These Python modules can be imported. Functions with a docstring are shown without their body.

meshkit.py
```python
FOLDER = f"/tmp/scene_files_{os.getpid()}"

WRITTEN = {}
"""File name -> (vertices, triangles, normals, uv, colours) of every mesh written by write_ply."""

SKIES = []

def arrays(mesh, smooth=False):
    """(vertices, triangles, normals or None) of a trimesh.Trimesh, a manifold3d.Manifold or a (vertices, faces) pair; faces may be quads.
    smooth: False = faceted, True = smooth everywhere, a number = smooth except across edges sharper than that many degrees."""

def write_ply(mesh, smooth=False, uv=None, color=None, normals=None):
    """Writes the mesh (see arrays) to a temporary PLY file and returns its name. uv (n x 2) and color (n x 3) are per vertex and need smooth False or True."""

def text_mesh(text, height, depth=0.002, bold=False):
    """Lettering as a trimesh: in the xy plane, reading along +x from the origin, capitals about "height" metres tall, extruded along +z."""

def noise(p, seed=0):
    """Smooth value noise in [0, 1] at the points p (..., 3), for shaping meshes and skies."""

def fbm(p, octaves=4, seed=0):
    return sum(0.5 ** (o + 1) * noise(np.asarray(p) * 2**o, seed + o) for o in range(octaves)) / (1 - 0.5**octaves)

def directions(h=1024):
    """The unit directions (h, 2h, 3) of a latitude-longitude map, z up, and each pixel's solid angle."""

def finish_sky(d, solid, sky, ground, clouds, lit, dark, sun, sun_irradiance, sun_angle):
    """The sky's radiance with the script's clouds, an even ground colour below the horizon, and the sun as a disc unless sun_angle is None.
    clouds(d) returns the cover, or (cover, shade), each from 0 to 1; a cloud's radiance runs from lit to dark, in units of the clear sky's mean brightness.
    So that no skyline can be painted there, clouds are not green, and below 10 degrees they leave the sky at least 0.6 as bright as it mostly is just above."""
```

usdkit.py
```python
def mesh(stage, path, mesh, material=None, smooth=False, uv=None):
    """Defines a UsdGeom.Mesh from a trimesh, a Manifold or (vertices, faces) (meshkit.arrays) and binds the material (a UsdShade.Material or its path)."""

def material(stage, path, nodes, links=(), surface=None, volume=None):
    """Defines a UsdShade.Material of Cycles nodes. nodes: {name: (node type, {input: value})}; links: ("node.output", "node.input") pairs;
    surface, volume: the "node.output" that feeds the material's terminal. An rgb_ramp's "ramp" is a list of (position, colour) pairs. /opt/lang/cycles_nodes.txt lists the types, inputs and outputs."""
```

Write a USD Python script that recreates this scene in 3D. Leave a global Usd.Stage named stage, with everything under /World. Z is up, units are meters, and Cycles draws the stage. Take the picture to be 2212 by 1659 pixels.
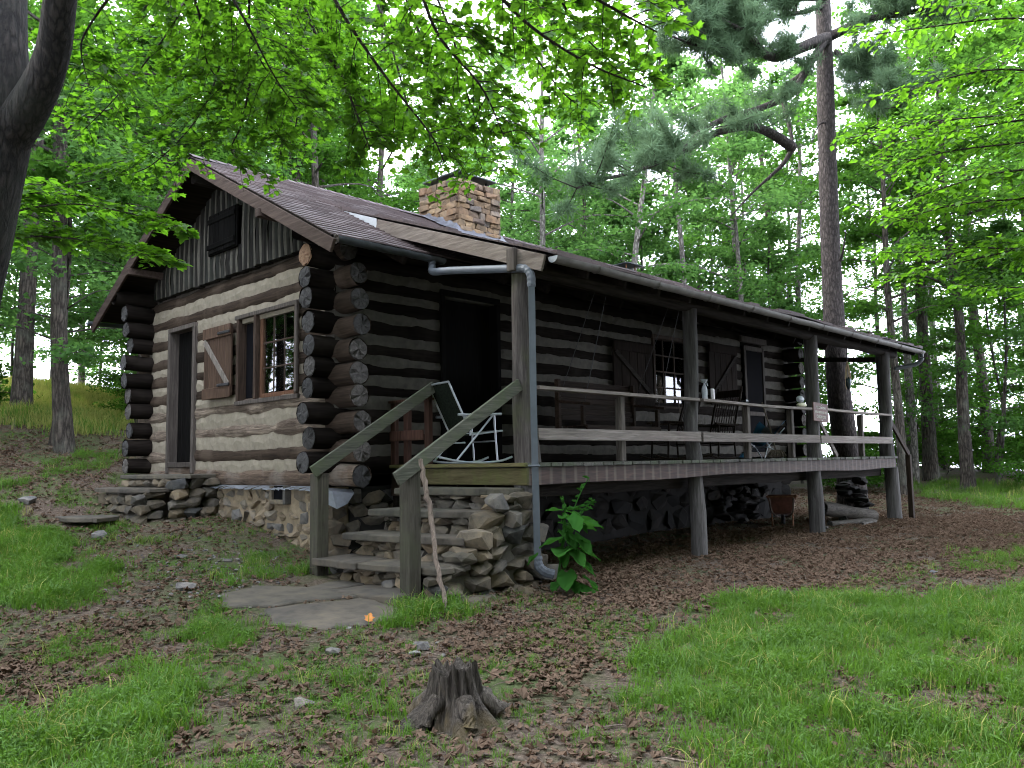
import math, random
import numpy as np, trimesh, usdkit, meshkit
from pxr import Usd, UsdGeom, UsdLux, UsdShade, Gf, Sdf, Vt
from scipy.interpolate import RBFInterpolator
from scipy.spatial import ConvexHull

stage = Usd.Stage.CreateInMemory()
UsdGeom.SetStageUpAxis(stage, "Z"); UsdGeom.SetStageMetersPerUnit(stage, 1.0)
UsdGeom.Xform.Define(stage, "/World")

# ------------------------------------------------------------------ camera, sky, sun, exposure
CAM = np.array([-5.8128, -8.8669, 0.0164]); YAW, PITCH, ROLL = 0.7678, 0.0946, -0.0170
EXPOSURE = 3.3
cam = UsdGeom.Camera.Define(stage, "/World/camera")
_fw = np.array([math.cos(YAW)*math.cos(PITCH), math.sin(YAW)*math.cos(PITCH), math.sin(PITCH)])
_rt = np.array([math.sin(YAW), -math.cos(YAW), 0.0]); _up = np.cross(_rt, _fw)
_r2 = math.cos(ROLL)*_rt + math.sin(ROLL)*_up; _u2 = -math.sin(ROLL)*_rt + math.cos(ROLL)*_up
cam.AddTransformOp().Set(Gf.Matrix4d(*[*map(float, _r2), 0, *map(float, _u2), 0, *map(float, -_fw), 0, *map(float, CAM), 1]))
cam.CreateHorizontalApertureAttr(36.0); cam.CreateVerticalApertureAttr(27.0)
cam.CreateFocalLengthAttr(36.0*1772.27/2212.0)
cam.CreateExposureAttr(EXPOSURE)
cam.CreateClippingRangeAttr((0.05, 2000.0))

SUN_DIR = np.array([-0.42, 0.68, 0.60]); SUN_DIR /= np.linalg.norm(SUN_DIR)
SUN_EL = math.asin(SUN_DIR[2]); SUN_ROT = math.atan2(SUN_DIR[0], SUN_DIR[1])
sky = usdkit.material(stage, "/World/Looks/sky", {
    "s": ("sky_texture", {"sky_type": "single_scattering", "sun_disc": False, "sun_elevation": SUN_EL, "sun_rotation": SUN_ROT, "altitude": 300.0}),
    "tc": ("texture_coordinate", {}),
    "n": ("noise_texture", {"scale": 2.2, "detail": 5.0, "roughness": 0.55}),
    "r": ("rgb_ramp", {"ramp": [(0.0, (0.80, 0.80, 0.80)), (0.45, (0.93, 0.93, 0.93)), (1.0, (1.0, 1.0, 1.0))]}),
    "cl": ("rgb_ramp", {"ramp": [(0.0, (7.5, 8.1, 9.7)), (1.0, (9.4, 9.9, 11.3))]}),
    "m": ("mix", {}), "b": ("background_shader", {"strength": 0.10})},
    [("tc.generated", "n.vector"), ("n.fac", "r.fac"), ("n.fac", "cl.fac"), ("r.color", "m.fac"), ("s.color", "m.color1"), ("cl.color", "m.color2"), ("m.color", "b.color")],
    surface="b.background")
dome = UsdLux.DomeLight.Define(stage, "/World/sky")
UsdShade.MaterialBindingAPI.Apply(dome.GetPrim()).Bind(sky)
dome.GetPrim().SetCustomDataByKey("kind", "structure")
sun = UsdLux.DistantLight.Define(stage, "/World/sun")
sun.CreateIntensityAttr(0.40); sun.CreateAngleAttr(18.0); sun.CreateNormalizeAttr(True); sun.CreateColorAttr(Gf.Vec3f(1.0, 0.97, 0.91))
_z = SUN_DIR; _x = np.cross([0, 0, 1.0], _z); _x /= np.linalg.norm(_x); _y = np.cross(_z, _x)
sun.AddTransformOp().Set(Gf.Matrix4d(*[*map(float, _x), 0, *map(float, _y), 0, *map(float, _z), 0, 0, 0, 30, 1]))

# ------------------------------------------------------------------ helpers
_used = {}
def numbered(parent, name):
    k = (parent, name); n = _used.get(k, 0); _used[k] = n + 1
    return f"{parent}/{name}" + (f"_{n:03d}" if n else "")
def path_of(p): return p if isinstance(p, str) else str(p.GetPath())
def tag(p, label=None, cat=None, group=None, kind=None):
    p = p.GetPrim()
    for k, v in (("label", label), ("category", cat), ("group", group), ("kind", kind)):
        if v: p.SetCustomDataByKey(k, v)
    return p
def thing(name, label, cat, group=None, loc=None, rotz=0, parent="/World"):
    x = UsdGeom.Xform.Define(stage, numbered(parent, name))
    if loc is not None:
        x.AddTranslateOp().Set(Gf.Vec3d(*map(float, loc)))
        if rotz: x.AddRotateZOp().Set(float(rotz))
    return tag(x, label, cat, group)
def obj(name, mesh, mat, parent="/World", smooth=False, uv=None, label=None, kind=None, tint=None):
    m = usdkit.mesh(stage, numbered(path_of(parent), name), mesh, M[mat], smooth=smooth, uv=uv)
    if tint is not None:
        UsdGeom.PrimvarsAPI(m).CreatePrimvar("tint", Sdf.ValueTypeNames.Color3fArray, "constant").Set(Vt.Vec3fArray([Gf.Vec3f(*tint)]))
    if label or kind: tag(m, label, None, None, kind)
    return m.GetPrim()
class MB:
    """Collects pieces into one mesh."""
    def __init__(s): s.v, s.f, s.n = [], [], 0
    def add(s, vf):
        v, f = (np.asarray(vf.vertices), np.asarray(vf.faces)) if hasattr(vf, "vertices") else (np.asarray(vf[0], float), np.asarray(vf[1], int))
        if f.shape[1] == 4: f = np.vstack([f[:, [0, 1, 2]], f[:, [0, 2, 3]]])
        s.v.append(v); s.f.append(f + s.n); s.n += len(v); return s
    def get(s): return np.vstack(s.v), np.vstack(s.f)
def unit(a): a = np.asarray(a, float); return a/np.linalg.norm(a)
BOXF = np.array([[0, 3, 2, 1], [4, 5, 6, 7], [0, 1, 5, 4], [1, 2, 6, 5], [2, 3, 7, 6], [3, 0, 4, 7]])
def box(lo, hi, jit=0.0, rng=None):
    (a, b, c), (d, e, f) = lo, hi
    v = np.array([[a, b, c], [d, b, c], [d, e, c], [a, e, c], [a, b, f], [d, b, f], [d, e, f], [a, e, f]], float)
    if jit: v += rng.uniform(-jit, jit, v.shape)
    return v, BOXF
def bevbox(lo, hi, b=0.006):
    """Box with chamfered edges (26 quads/tris through a hull)."""
    lo, hi = np.array(lo, float), np.array(hi, float); b = min(b, (hi-lo).min()*0.3); p = []
    for sx in (0, 1):
        for sy in (0, 1):
            for sz in (0, 1):
                c = np.where([sx, sy, sz], hi, lo); d = np.where([sx, sy, sz], -1, 1)*b
                for k in range(3):
                    q = c + d; q[k] = c[k]; p.append(q)
    return hull(np.array(p))
def hull(p):
    h = ConvexHull(p); f = h.simplices.copy(); n = h.equations[:, :3]
    t = np.einsum('ij,ij->i', np.cross(p[f[:, 1]]-p[f[:, 0]], p[f[:, 2]]-p[f[:, 0]]), n) < 0
    f[t] = f[t][:, ::-1]
    u, inv = np.unique(f, return_inverse=True)
    return p[u], inv.reshape(f.shape)
def xf(vf, R=None, t=(0, 0, 0)):
    v = np.asarray(vf[0], float)
    if R is not None: v = v @ np.asarray(R).T
    return v + np.asarray(t, float), vf[1]
def rotz(a): c, s = math.cos(a), math.sin(a); return np.array([[c, -s, 0], [s, c, 0], [0, 0, 1.0]])
def rotx(a): c, s = math.cos(a), math.sin(a); return np.array([[1.0, 0, 0], [0, c, -s], [0, s, c]])
def roty(a): c, s = math.cos(a), math.sin(a); return np.array([[c, 0, s], [0, 1.0, 0], [-s, 0, c]])
def beam(p0, p1, w, h, up=(0, 0, 1), b=0.004):
    """A board from p0 to p1; w across, h along up."""
    p0, p1 = np.asarray(p0, float), np.asarray(p1, float); L = np.linalg.norm(p1-p0); d = (p1-p0)/L
    s = np.cross(d, up); s /= np.linalg.norm(s); u = np.cross(s, d)
    v, f = bevbox((0, -w/2, -h/2), (L, w/2, h/2), b)
    return p0 + v[:, :1]*d + v[:, 1:2]*s + v[:, 2:]*u, f
def tube(pts, rad, sides=8, cap=True):
    p = np.asarray(pts, float); n = len(p); r = np.broadcast_to(np.asarray(rad, float), (n,))
    t = np.gradient(p, axis=0); t /= np.linalg.norm(t, axis=1, keepdims=True) + 1e-12
    ref = np.array([0, 0, 1.0]) if abs(t[:, 2]).mean() < 0.8 else np.array([1.0, 0, 0])
    a = np.cross(t, ref); a /= np.linalg.norm(a, axis=1, keepdims=True) + 1e-12; b = np.cross(t, a)
    g = np.arange(sides)*2*np.pi/sides
    v = p[:, None] + r[:, None, None]*(np.cos(g)[None, :, None]*a[:, None] + np.sin(g)[None, :, None]*b[:, None])
    i, j = np.meshgrid(np.arange(n-1), np.arange(sides), indexing="ij"); j2 = (j+1) % sides
    q = np.stack([i*sides+j, i*sides+j2, (i+1)*sides+j2, (i+1)*sides+j], -1).reshape(-1, 4)
    f = np.vstack([q[:, [0, 1, 2]], q[:, [0, 2, 3]]]); v = v.reshape(-1, 3)
    if cap:
        e = [(0, 1+k, k) for k in range(1, sides-1)] + [((n-1)*sides, (n-1)*sides+k, (n-1)*sides+k+1) for k in range(1, sides-1)]
        f = np.vstack([f, e])
    return v, f[:, ::-1]
def curve(pts, n=12):
    """Catmull-Rom through the points."""
    p = np.asarray(pts, float); p = np.vstack([2*p[0]-p[1], p, 2*p[-1]-p[-2]]); out = []
    m = len(p)-3; t = np.linspace(0, m, n); k = np.minimum(t.astype(int), m-1); t = (t-k)[:, None]
    a, b, c, d = p[k], p[k+1], p[k+2], p[k+3]
    return 0.5*(2*b + (c-a)*t + (2*a-5*b+4*c-d)*t**2 + (3*b-a-3*c+d)*t**3)
def lump(rng, c, size, R=None, n=16, sq=0.62):
    """An angular stone: the hull of random points on a squarish ellipsoid. 24-30 triangles."""
    p = rng.normal(size=(n, 3)); p /= np.abs(p).max(1, keepdims=True)**sq*np.linalg.norm(p, axis=1, keepdims=True)**(1-sq)
    p *= rng.uniform(0.86, 1.06, (n, 1))
    v, f = hull(p); v = v*np.asarray(size)/2
    if R is not None: v = v @ R.T
    return v + np.asarray(c), f
def slab(outline, z0, z1, b=0.012):
    """A flat stone with an irregular outline, its rim broken a little."""
    o = np.asarray(outline, float); c = o.mean(0); n = len(o)
    rings = [(o+(c-o)*0.03, z0), (o, z0+b), (o, z1-b), (o+(c-o)*0.025, z1)]
    v = np.vstack([np.c_[r, np.full(n, z)] for r, z in rings] + [[*c, z0]] + [[*c, z1]]); f = []
    for k in range(3):
        for i in range(n):
            j = (i+1) % n; f += [(k*n+i, k*n+j, (k+1)*n+j), (k*n+i, (k+1)*n+j, (k+1)*n+i)]
    for i in range(n):
        j = (i+1) % n; f += [(4*n, j, i), (4*n+1, 3*n+i, 3*n+j)]
    return v, np.array(f)
def grid(fn, us, vs):
    U, V = np.meshgrid(us, vs, indexing="ij"); p = fn(U, V).reshape(-1, 3); n, m = len(us), len(vs)
    i, j = np.meshgrid(np.arange(n-1), np.arange(m-1), indexing="ij")
    q = np.stack([i*m+j, (i+1)*m+j, (i+1)*m+j+1, i*m+j+1], -1).reshape(-1, 4)
    return p, np.vstack([q[:, [0, 1, 2]], q[:, [0, 2, 3]]])
def inside(poly, x, y):
    poly = np.asarray(poly, float); r = np.zeros(np.shape(x), bool); n = len(poly)
    for i in range(n):
        (x0, y0), (x1, y1) = poly[i], poly[(i+1) % n]
        c = ((y0 > y) != (y1 > y)) & (x < (x1-x0)*(y-y0)/(y1-y0+1e-12) + x0); r ^= c
    return r

# ------------------------------------------------------------------ materials
M = {}
def mat(name, nodes, links, surface): M[name] = usdkit.material(stage, "/World/Looks/"+name, nodes, links, surface=surface)
def wood(name, dark, light, axis="x", stretch=14.0, scale=9.0, rough=0.75, bump=0.5, patch=None, patch_amt=0.5, moss=None, spec=0.10, dist=0.02):
    """Weathered wood: grain drawn out along an axis, in world space; tint primvar-free; per-piece tone from object_info."""
    sc = {"x": (scale/stretch, scale, scale), "y": (scale, scale/stretch, scale), "z": (scale, scale, scale/stretch)}[axis]
    n = {"g": ("geometry", {}), "oi": ("object_info", {}), "mp": ("mapping", {"scale": sc}),
         "n1": ("noise_texture", {"scale": 3.2, "detail": 8.0, "roughness": 0.68, "distortion": 0.6}),
         "n2": ("noise_texture", {"scale": 1.5, "detail": 4.0, "roughness": 0.6}),
         "r": ("rgb_ramp", {"ramp": [(0.30, dark), (0.52, tuple(0.55*a+0.45*b for a, b in zip(dark, light))), (0.72, light)]}),
         "t": ("map_range", {"from_min": 0.0, "from_max": 1.0, "to_min": 0.72, "to_max": 1.28}),
         "mul": ("mix", {"mix_type": "multiply", "fac": 1.0}),
         "b": ("bump", {"strength": bump, "distance": dist}), "p": ("principled_bsdf", {"roughness": rough, "specular_ior_level": spec})}
    l = [("g.position", "mp.vector"), ("mp.vector", "n1.vector"), ("g.position", "n2.vector"), ("n1.fac", "r.fac"), ("oi.random", "t.value"),
         ("t.result", "mul.color2"), ("n1.fac", "b.height"), ("b.normal", "p.normal")]
    last = "r.color"
    if patch:
        n["pr"] = ("rgb_ramp", {"ramp": [(0.50, (0, 0, 0)), (0.62, (patch_amt,)*3)]}); n["pm"] = ("mix", {"color2": patch})
        l += [("n2.fac", "pr.fac"), ("pr.color", "pm.fac"), (last, "pm.color1")]; last = "pm.color"
    if moss:
        n["n3"] = ("noise_texture", {"scale": 3.1, "detail": 6.0, "roughness": 0.7}); n["mr"] = ("rgb_ramp", {"ramp": [(0.46, (0, 0, 0)), (0.62, (0.8,)*3)]}); n["mm"] = ("mix", {"color2": moss})
        l += [("g.position", "n3.vector"), ("n3.fac", "mr.fac"), ("mr.color", "mm.fac"), (last, "mm.color1")]; last = "mm.color"
    l += [(last, "mul.color1"), ("mul.color", "p.base_color")]
    mat(name, n, l, "p.BSDF")
def stone(name, cols, scale=2.6, bump=0.6, rough=0.85):
    """Stone whose base tone is picked per piece, with blotches and fine relief."""
    n = {"g": ("geometry", {}), "oi": ("object_info", {}), "pick": ("rgb_ramp", {"ramp": [(i/(len(cols)-1), c) for i, c in enumerate(cols)]}),
         "n1": ("noise_texture", {"scale": scale*4, "detail": 9.0, "roughness": 0.7}), "n2": ("noise_texture", {"scale": scale, "detail": 3.0}),
         "v": ("rgb_ramp", {"ramp": [(0.28, (0.55, 0.55, 0.57)), (0.5, (1.0, 1.0, 1.0)), (0.75, (1.35, 1.28, 1.15))]}),
         "w": ("rgb_ramp", {"ramp": [(0.35, (0.7, 0.72, 0.74)), (0.65, (1.15, 1.12, 1.05))]}),
         "a": ("mix", {"mix_type": "multiply", "fac": 1.0}), "c": ("mix", {"mix_type": "multiply", "fac": 1.0}),
         "b": ("bump", {"strength": bump, "distance": 0.02}), "p": ("principled_bsdf", {"roughness": rough, "specular_ior_level": 0.3})}
    mat(name, n, [("oi.random", "pick.fac"), ("g.position", "n1.vector"), ("g.position", "n2.vector"), ("n1.fac", "v.fac"), ("n2.fac", "w.fac"), ("pick.color", "a.color1"), ("v.color", "a.color2"),
                  ("a.color", "c.color1"), ("w.color", "c.color2"), ("c.color", "p.base_color"), ("n1.fac", "b.height"), ("b.normal", "p.normal")], "p.BSDF")
def plain(name, col, rough=0.6, metallic=0.0, var=0.25, scale=20.0, bump=0.15, spec=0.4):
    n = {"g": ("geometry", {}), "n1": ("noise_texture", {"scale": scale, "detail": 5.0, "roughness": 0.65}),
         "r": ("rgb_ramp", {"ramp": [(0.3, tuple(c*(1-var) for c in col)), (0.7, tuple(min(1, c*(1+var)) for c in col))]}),
         "b": ("bump", {"strength": bump, "distance": 0.01}), "p": ("principled_bsdf", {"roughness": rough, "metallic": metallic, "specular_ior_level": spec})}
    mat(name, n, [("g.position", "n1.vector"), ("n1.fac", "r.fac"), ("r.color", "p.base_color"), ("n1.fac", "b.height"), ("b.normal", "p.normal")], "p.BSDF")
def leafmat(name, cols, trans, tw=0.5, gloss=0.06, rough=0.42):
    """Leaves: each leaf its own tone, light passing through."""
    n = {"g": ("geometry", {}), "oi": ("object_info", {}), "r": ("rgb_ramp", {"ramp": [(i/(len(cols)-1), c) for i, c in enumerate(cols)]}),
         "t": ("map_range", {"from_min": 0.0, "from_max": 1.0, "to_min": 0.82, "to_max": 1.18}), "mul": ("mix", {"mix_type": "multiply", "fac": 1.0}),
         "tm": ("mix", {"mix_type": "multiply", "fac": 1.0, "color2": trans}),
         "d": ("diffuse_bsdf", {}), "tr": ("translucent_bsdf", {}), "gl": ("glossy_bsdf", {"roughness": rough, "color": (0.8, 0.85, 0.9)}),
         "m1": ("mix_closure", {"fac": tw}), "m2": ("mix_closure", {"fac": gloss})}
    if not gloss:
        del n["gl"], n["m2"]
        return mat(name, n, [("g.random_per_island", "r.fac"), ("oi.random", "t.value"), ("r.color", "mul.color1"), ("t.result", "mul.color2"), ("mul.color", "d.color"), ("mul.color", "tm.color1"), ("tm.color", "tr.color"), ("d.BSDF", "m1.closure1"), ("tr.BSDF", "m1.closure2")], "m1.closure")
    mat(name, n, [("g.random_per_island", "r.fac"), ("oi.random", "t.value"), ("r.color", "mul.color1"), ("t.result", "mul.color2"), ("mul.color", "d.color"), ("mul.color", "tm.color1"), ("tm.color", "tr.color"),
                  ("d.BSDF", "m1.closure1"), ("tr.BSDF", "m1.closure2"), ("m1.closure", "m2.closure1"), ("gl.BSDF", "m2.closure2")], "m2.closure")
def bark(name, dark, light, vs=7.0, stretch=5.0, bump=0.9, moss=None, dist=0.05):
    n = {"g": ("geometry", {}), "mp": ("mapping", {"scale": (vs, vs, vs/stretch)}), "v": ("voronoi_texture", {"feature": "distance_to_edge", "scale": 1.6}),
         "nd": ("noise_texture", {"scale": 2.0, "detail": 6.0, "roughness": 0.7}), "mixv": ("mix", {"mix_type": "add", "fac": 0.8}),
         "r": ("rgb_ramp", {"ramp": [(0.0, dark), (0.18, tuple(0.5*(a+b) for a, b in zip(dark, light))), (0.45, light)]}),
         "n2": ("noise_texture", {"scale": 9.0, "detail": 7.0, "roughness": 0.7}), "w": ("rgb_ramp", {"ramp": [(0.3, (0.6, 0.6, 0.62)), (0.7, (1.3, 1.28, 1.24))]}),
         "mul": ("mix", {"mix_type": "multiply", "fac": 1.0}), "add": ("math", {"math_type": "multiply_add", "value2": 0.35}),
         "b": ("bump", {"strength": bump, "distance": dist}), "p": ("principled_bsdf", {"roughness": 0.9, "specular_ior_level": 0.2})}
    l = [("g.position", "mp.vector"), ("mp.vector", "nd.vector"), ("mp.vector", "mixv.color1"), ("nd.color", "mixv.color2"), ("mixv.color", "v.vector"), ("v.distance", "r.fac"), ("g.position", "n2.vector"), ("n2.fac", "w.fac"),
         ("r.color", "mul.color1"), ("w.color", "mul.color2"), ("n2.fac", "add.value1"), ("v.distance", "add.value3"), ("add.value", "b.height"), ("b.normal", "p.normal")]
    last = "mul.color"
    if moss:
        n["n3"] = ("noise_texture", {"scale": 1.7, "detail": 5.0, "roughness": 0.65}); n["mr"] = ("rgb_ramp", {"ramp": [(0.48, (0, 0, 0)), (0.66, (0.6,)*3)]}); n["mm"] = ("mix", {"color2": moss})
        l += [("g.position", "n3.vector"), ("n3.fac", "mr.fac"), ("mr.color", "mm.fac"), (last, "mm.color1")]; last = "mm.color"
    mat(name, n, l + [(last, "p.base_color")], "p.BSDF")

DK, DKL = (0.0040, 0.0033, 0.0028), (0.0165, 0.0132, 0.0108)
wood("log_front", DK, DKL, "x", patch=(0.030, 0.025, 0.021), patch_amt=0.35, spec=0.03, rough=0.9)  # front logs made darker still; porch shade sits in their colour
wood("log_gable", (0.0121, 0.0085, 0.0067), (0.0515, 0.0370, 0.0264), "y", patch=(0.0909, 0.0683, 0.0513), patch_amt=0.4, spec=0.06, rough=0.85)
wood("log_weathered", (0.022, 0.015, 0.011), (0.27, 0.215, 0.165), "y", scale=7, stretch=11, bump=1.0, patch=(0.045, 0.031, 0.023), patch_amt=0.65, dist=0.045)
wood("log_weathered_low", (0.024, 0.015, 0.011), (0.20, 0.145, 0.105), "y", scale=7, stretch=11, bump=1.0, patch=(0.19, 0.165, 0.14), patch_amt=0.6, dist=0.045)
wood("board_dark_vertical", (0.0047, 0.0042, 0.0038), (0.0196, 0.0178, 0.0144), "z", patch=(0.0281, 0.0309, 0.0257), patch_amt=0.5)
wood("door_dark", (0.0022, 0.0022, 0.0022), (0.0079, 0.0072, 0.0065), "z", scale=12, spec=0.03)
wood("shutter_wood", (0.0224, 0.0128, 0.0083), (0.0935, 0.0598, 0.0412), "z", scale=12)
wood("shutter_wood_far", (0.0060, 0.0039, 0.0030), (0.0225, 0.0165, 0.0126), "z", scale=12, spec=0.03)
wood("brace_pale", (0.1092, 0.0955, 0.0819), (0.3094, 0.2730, 0.2366), "z", scale=10)
wood("frame_red", (0.05, 0.024, 0.013), (0.17, 0.088, 0.052), "z", scale=12)
wood("frame_dark", (0.0160, 0.0104, 0.0072), (0.0640, 0.0440, 0.0320), "z", scale=12)
wood("frame_grey", (0.0300, 0.0252, 0.0216), (0.1020, 0.0870, 0.0750), "z", scale=12)
wood("rail_grey", (0.0856, 0.0725, 0.0645), (0.2718, 0.2367, 0.2115), "x", scale=11, stretch=18, patch=(0.1309, 0.1007, 0.0856), patch_amt=0.35)
wood("rail_green", (0.0314, 0.0336, 0.0247), (0.1052, 0.1052, 0.0829), "x", scale=11, stretch=18, moss=(0.0627, 0.0739, 0.0426))
wood("post_green", (0.0225, 0.0206, 0.0157), (0.0755, 0.0673, 0.0525), "z", scale=11, stretch=18, moss=(0.0490, 0.0495, 0.0318))
wood("post_grey", (0.0297, 0.0270, 0.0254), (0.1350, 0.1269, 0.1215), "z", scale=9, stretch=14, bump=0.8)
wood("post_porch_near", (0.018, 0.015, 0.014), (0.105, 0.092, 0.084), "z", scale=9, stretch=14, bump=1.0, patch=(0.060, 0.062, 0.036), patch_amt=0.7)
wood("rail_red", (0.0270, 0.0132, 0.0096), (0.0960, 0.0510, 0.0372), "z", scale=12)
wood("deck_board", (0.0331, 0.0320, 0.0287), (0.1105, 0.1050, 0.0939), "y", scale=10, stretch=16, moss=(0.0636, 0.0774, 0.0470))
wood("beam_green", (0.0510, 0.0420, 0.0180), (0.1410, 0.1230, 0.0630), "y", scale=9, stretch=10, moss=(0.0900, 0.0930, 0.0330))
wood("beam_dark", (0.0084, 0.0070, 0.0063), (0.0350, 0.0294, 0.0245), "x", spec=0.03)
wood("rake_board", (0.0312, 0.0216, 0.0173), (0.0792, 0.0566, 0.0470), "y", scale=7, stretch=10)
wood("fascia_pale", (0.0663, 0.0536, 0.0449), (0.1683, 0.1428, 0.1224), "y", scale=7, stretch=10, patch=(0.1020, 0.0790, 0.0638), patch_amt=0.5)
wood("roof_underside", (0.0075, 0.0060, 0.0053), (0.0263, 0.0210, 0.0173), "x", scale=6, spec=0.03)
wood("chair_dark", (0.007, 0.005, 0.004), (0.03, 0.020, 0.014), "z", scale=16, rough=0.45, spec=0.03)
wood("swing_wood", (0.0106, 0.0062, 0.0043), (0.0408, 0.0264, 0.0182), "x", scale=14)
wood("stick_bark", (0.06, 0.045, 0.035), (0.24, 0.19, 0.155), "z", scale=16)
wood("stump_wood", (0.018, 0.014, 0.011), (0.21, 0.18, 0.15), "z", scale=16, stretch=9, bump=1.0, patch=(0.27, 0.20, 0.085), patch_amt=0.8, dist=0.06)
wood("firewood", (0.0275, 0.0231, 0.0193), (0.1155, 0.1018, 0.0880), "x", scale=9)
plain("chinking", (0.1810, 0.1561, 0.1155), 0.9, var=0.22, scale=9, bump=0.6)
plain("chinking_shaded", (0.0567, 0.0515, 0.0404), 0.9, var=0.28, scale=9, bump=0.6)  # porch shade put into the chinking colour; gable slab joints share it
plain("mortar", (0.1792, 0.1389, 0.0896), 0.95, var=0.3, scale=12, bump=0.8)
plain("mortar_deck_shade", (0.0085, 0.0072, 0.0061), 0.95, var=0.3, scale=12, bump=0.8)  # mortar with the shade under the deck put into its colour
stone("stone_deck_shade", [(0.0081, 0.0066, 0.0053), (0.0121, 0.0091, 0.0066), (0.0057, 0.0053, 0.0053), (0.0137, 0.0103, 0.0073)])  # shade under the deck is put into these stone tones
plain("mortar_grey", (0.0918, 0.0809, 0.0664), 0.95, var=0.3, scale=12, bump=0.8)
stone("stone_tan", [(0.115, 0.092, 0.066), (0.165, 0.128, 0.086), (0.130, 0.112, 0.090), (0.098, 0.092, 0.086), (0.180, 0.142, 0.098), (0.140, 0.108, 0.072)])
stone("stone_grey", [(0.0672, 0.0597, 0.0466), (0.1062, 0.0864, 0.0616), (0.0456, 0.0474, 0.0485), (0.1214, 0.0967, 0.0652), (0.0802, 0.0720, 0.0597), (0.0954, 0.0762, 0.0522)])
stone("stone_chimney", [(0.1618, 0.1053, 0.0596), (0.1190, 0.0739, 0.0447), (0.1999, 0.1434, 0.0894), (0.0809, 0.0560, 0.0426), (0.1761, 0.1165, 0.0638), (0.1333, 0.1120, 0.0979)])
stone("flagstone", [(0.0750, 0.0645, 0.0525), (0.0851, 0.0723, 0.0580), (0.0668, 0.0626, 0.0489)], scale=1.6, bump=0.25)
stone("pebble", [(0.1402, 0.1361, 0.1361), (0.0825, 0.0743, 0.0701), (0.1856, 0.1815, 0.1815), (0.1072, 0.0907, 0.0784)], scale=5)
plain("metal_grey", (0.0828, 0.0936, 0.1080), 0.6, 0.12, var=0.15, scale=7, bump=0.08)
plain("metal_spout", (0.0638, 0.0750, 0.0840), 0.65, 0.1, var=0.15, scale=6, bump=0.06)
plain("gutter_grey", (0.0978, 0.0887, 0.0796), 0.6, 0.15, var=0.3, scale=6, bump=0.2)
plain("gutter_dark", (0.045, 0.05, 0.055), 0.45, 0.2, var=0.3, scale=8, bump=0.1)
plain("flashing_white", (0.3720, 0.3840, 0.4020), 0.55, 0.2, var=0.15, scale=12, bump=0.2)
plain("flashing_tin", (0.2520, 0.2700, 0.3000), 0.4, 0.6, var=0.2, scale=9, bump=0.35)
plain("tar", (0.045, 0.048, 0.06), 0.5, 0.0, var=0.7, scale=9, bump=0.8)
plain("cap_metal", (0.06, 0.07, 0.075), 0.4, 0.5)
plain("iron", (0.02, 0.02, 0.022), 0.5, 0.4)
plain("screen_black", (0.005, 0.005, 0.006), 0.9, spec=0.03)
plain("interior", (0.05, 0.042, 0.035), 0.9)
plain("chair_aluminium", (0.42, 0.44, 0.47), 0.35, 0.7, var=0.1)
plain("chair_webbing", (0.010, 0.013, 0.009), 0.9, var=0.6, scale=30, spec=0.05)
plain("cloth_blue", (0.012, 0.075, 0.145), 0.75, var=0.2)
plain("cloth_grey", (0.07, 0.075, 0.085), 0.8, var=0.2)
plain("plastic_white", (0.30, 0.32, 0.35), 0.5)
plain("plastic_pale_yellow", (0.45, 0.43, 0.30), 0.5)
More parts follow.
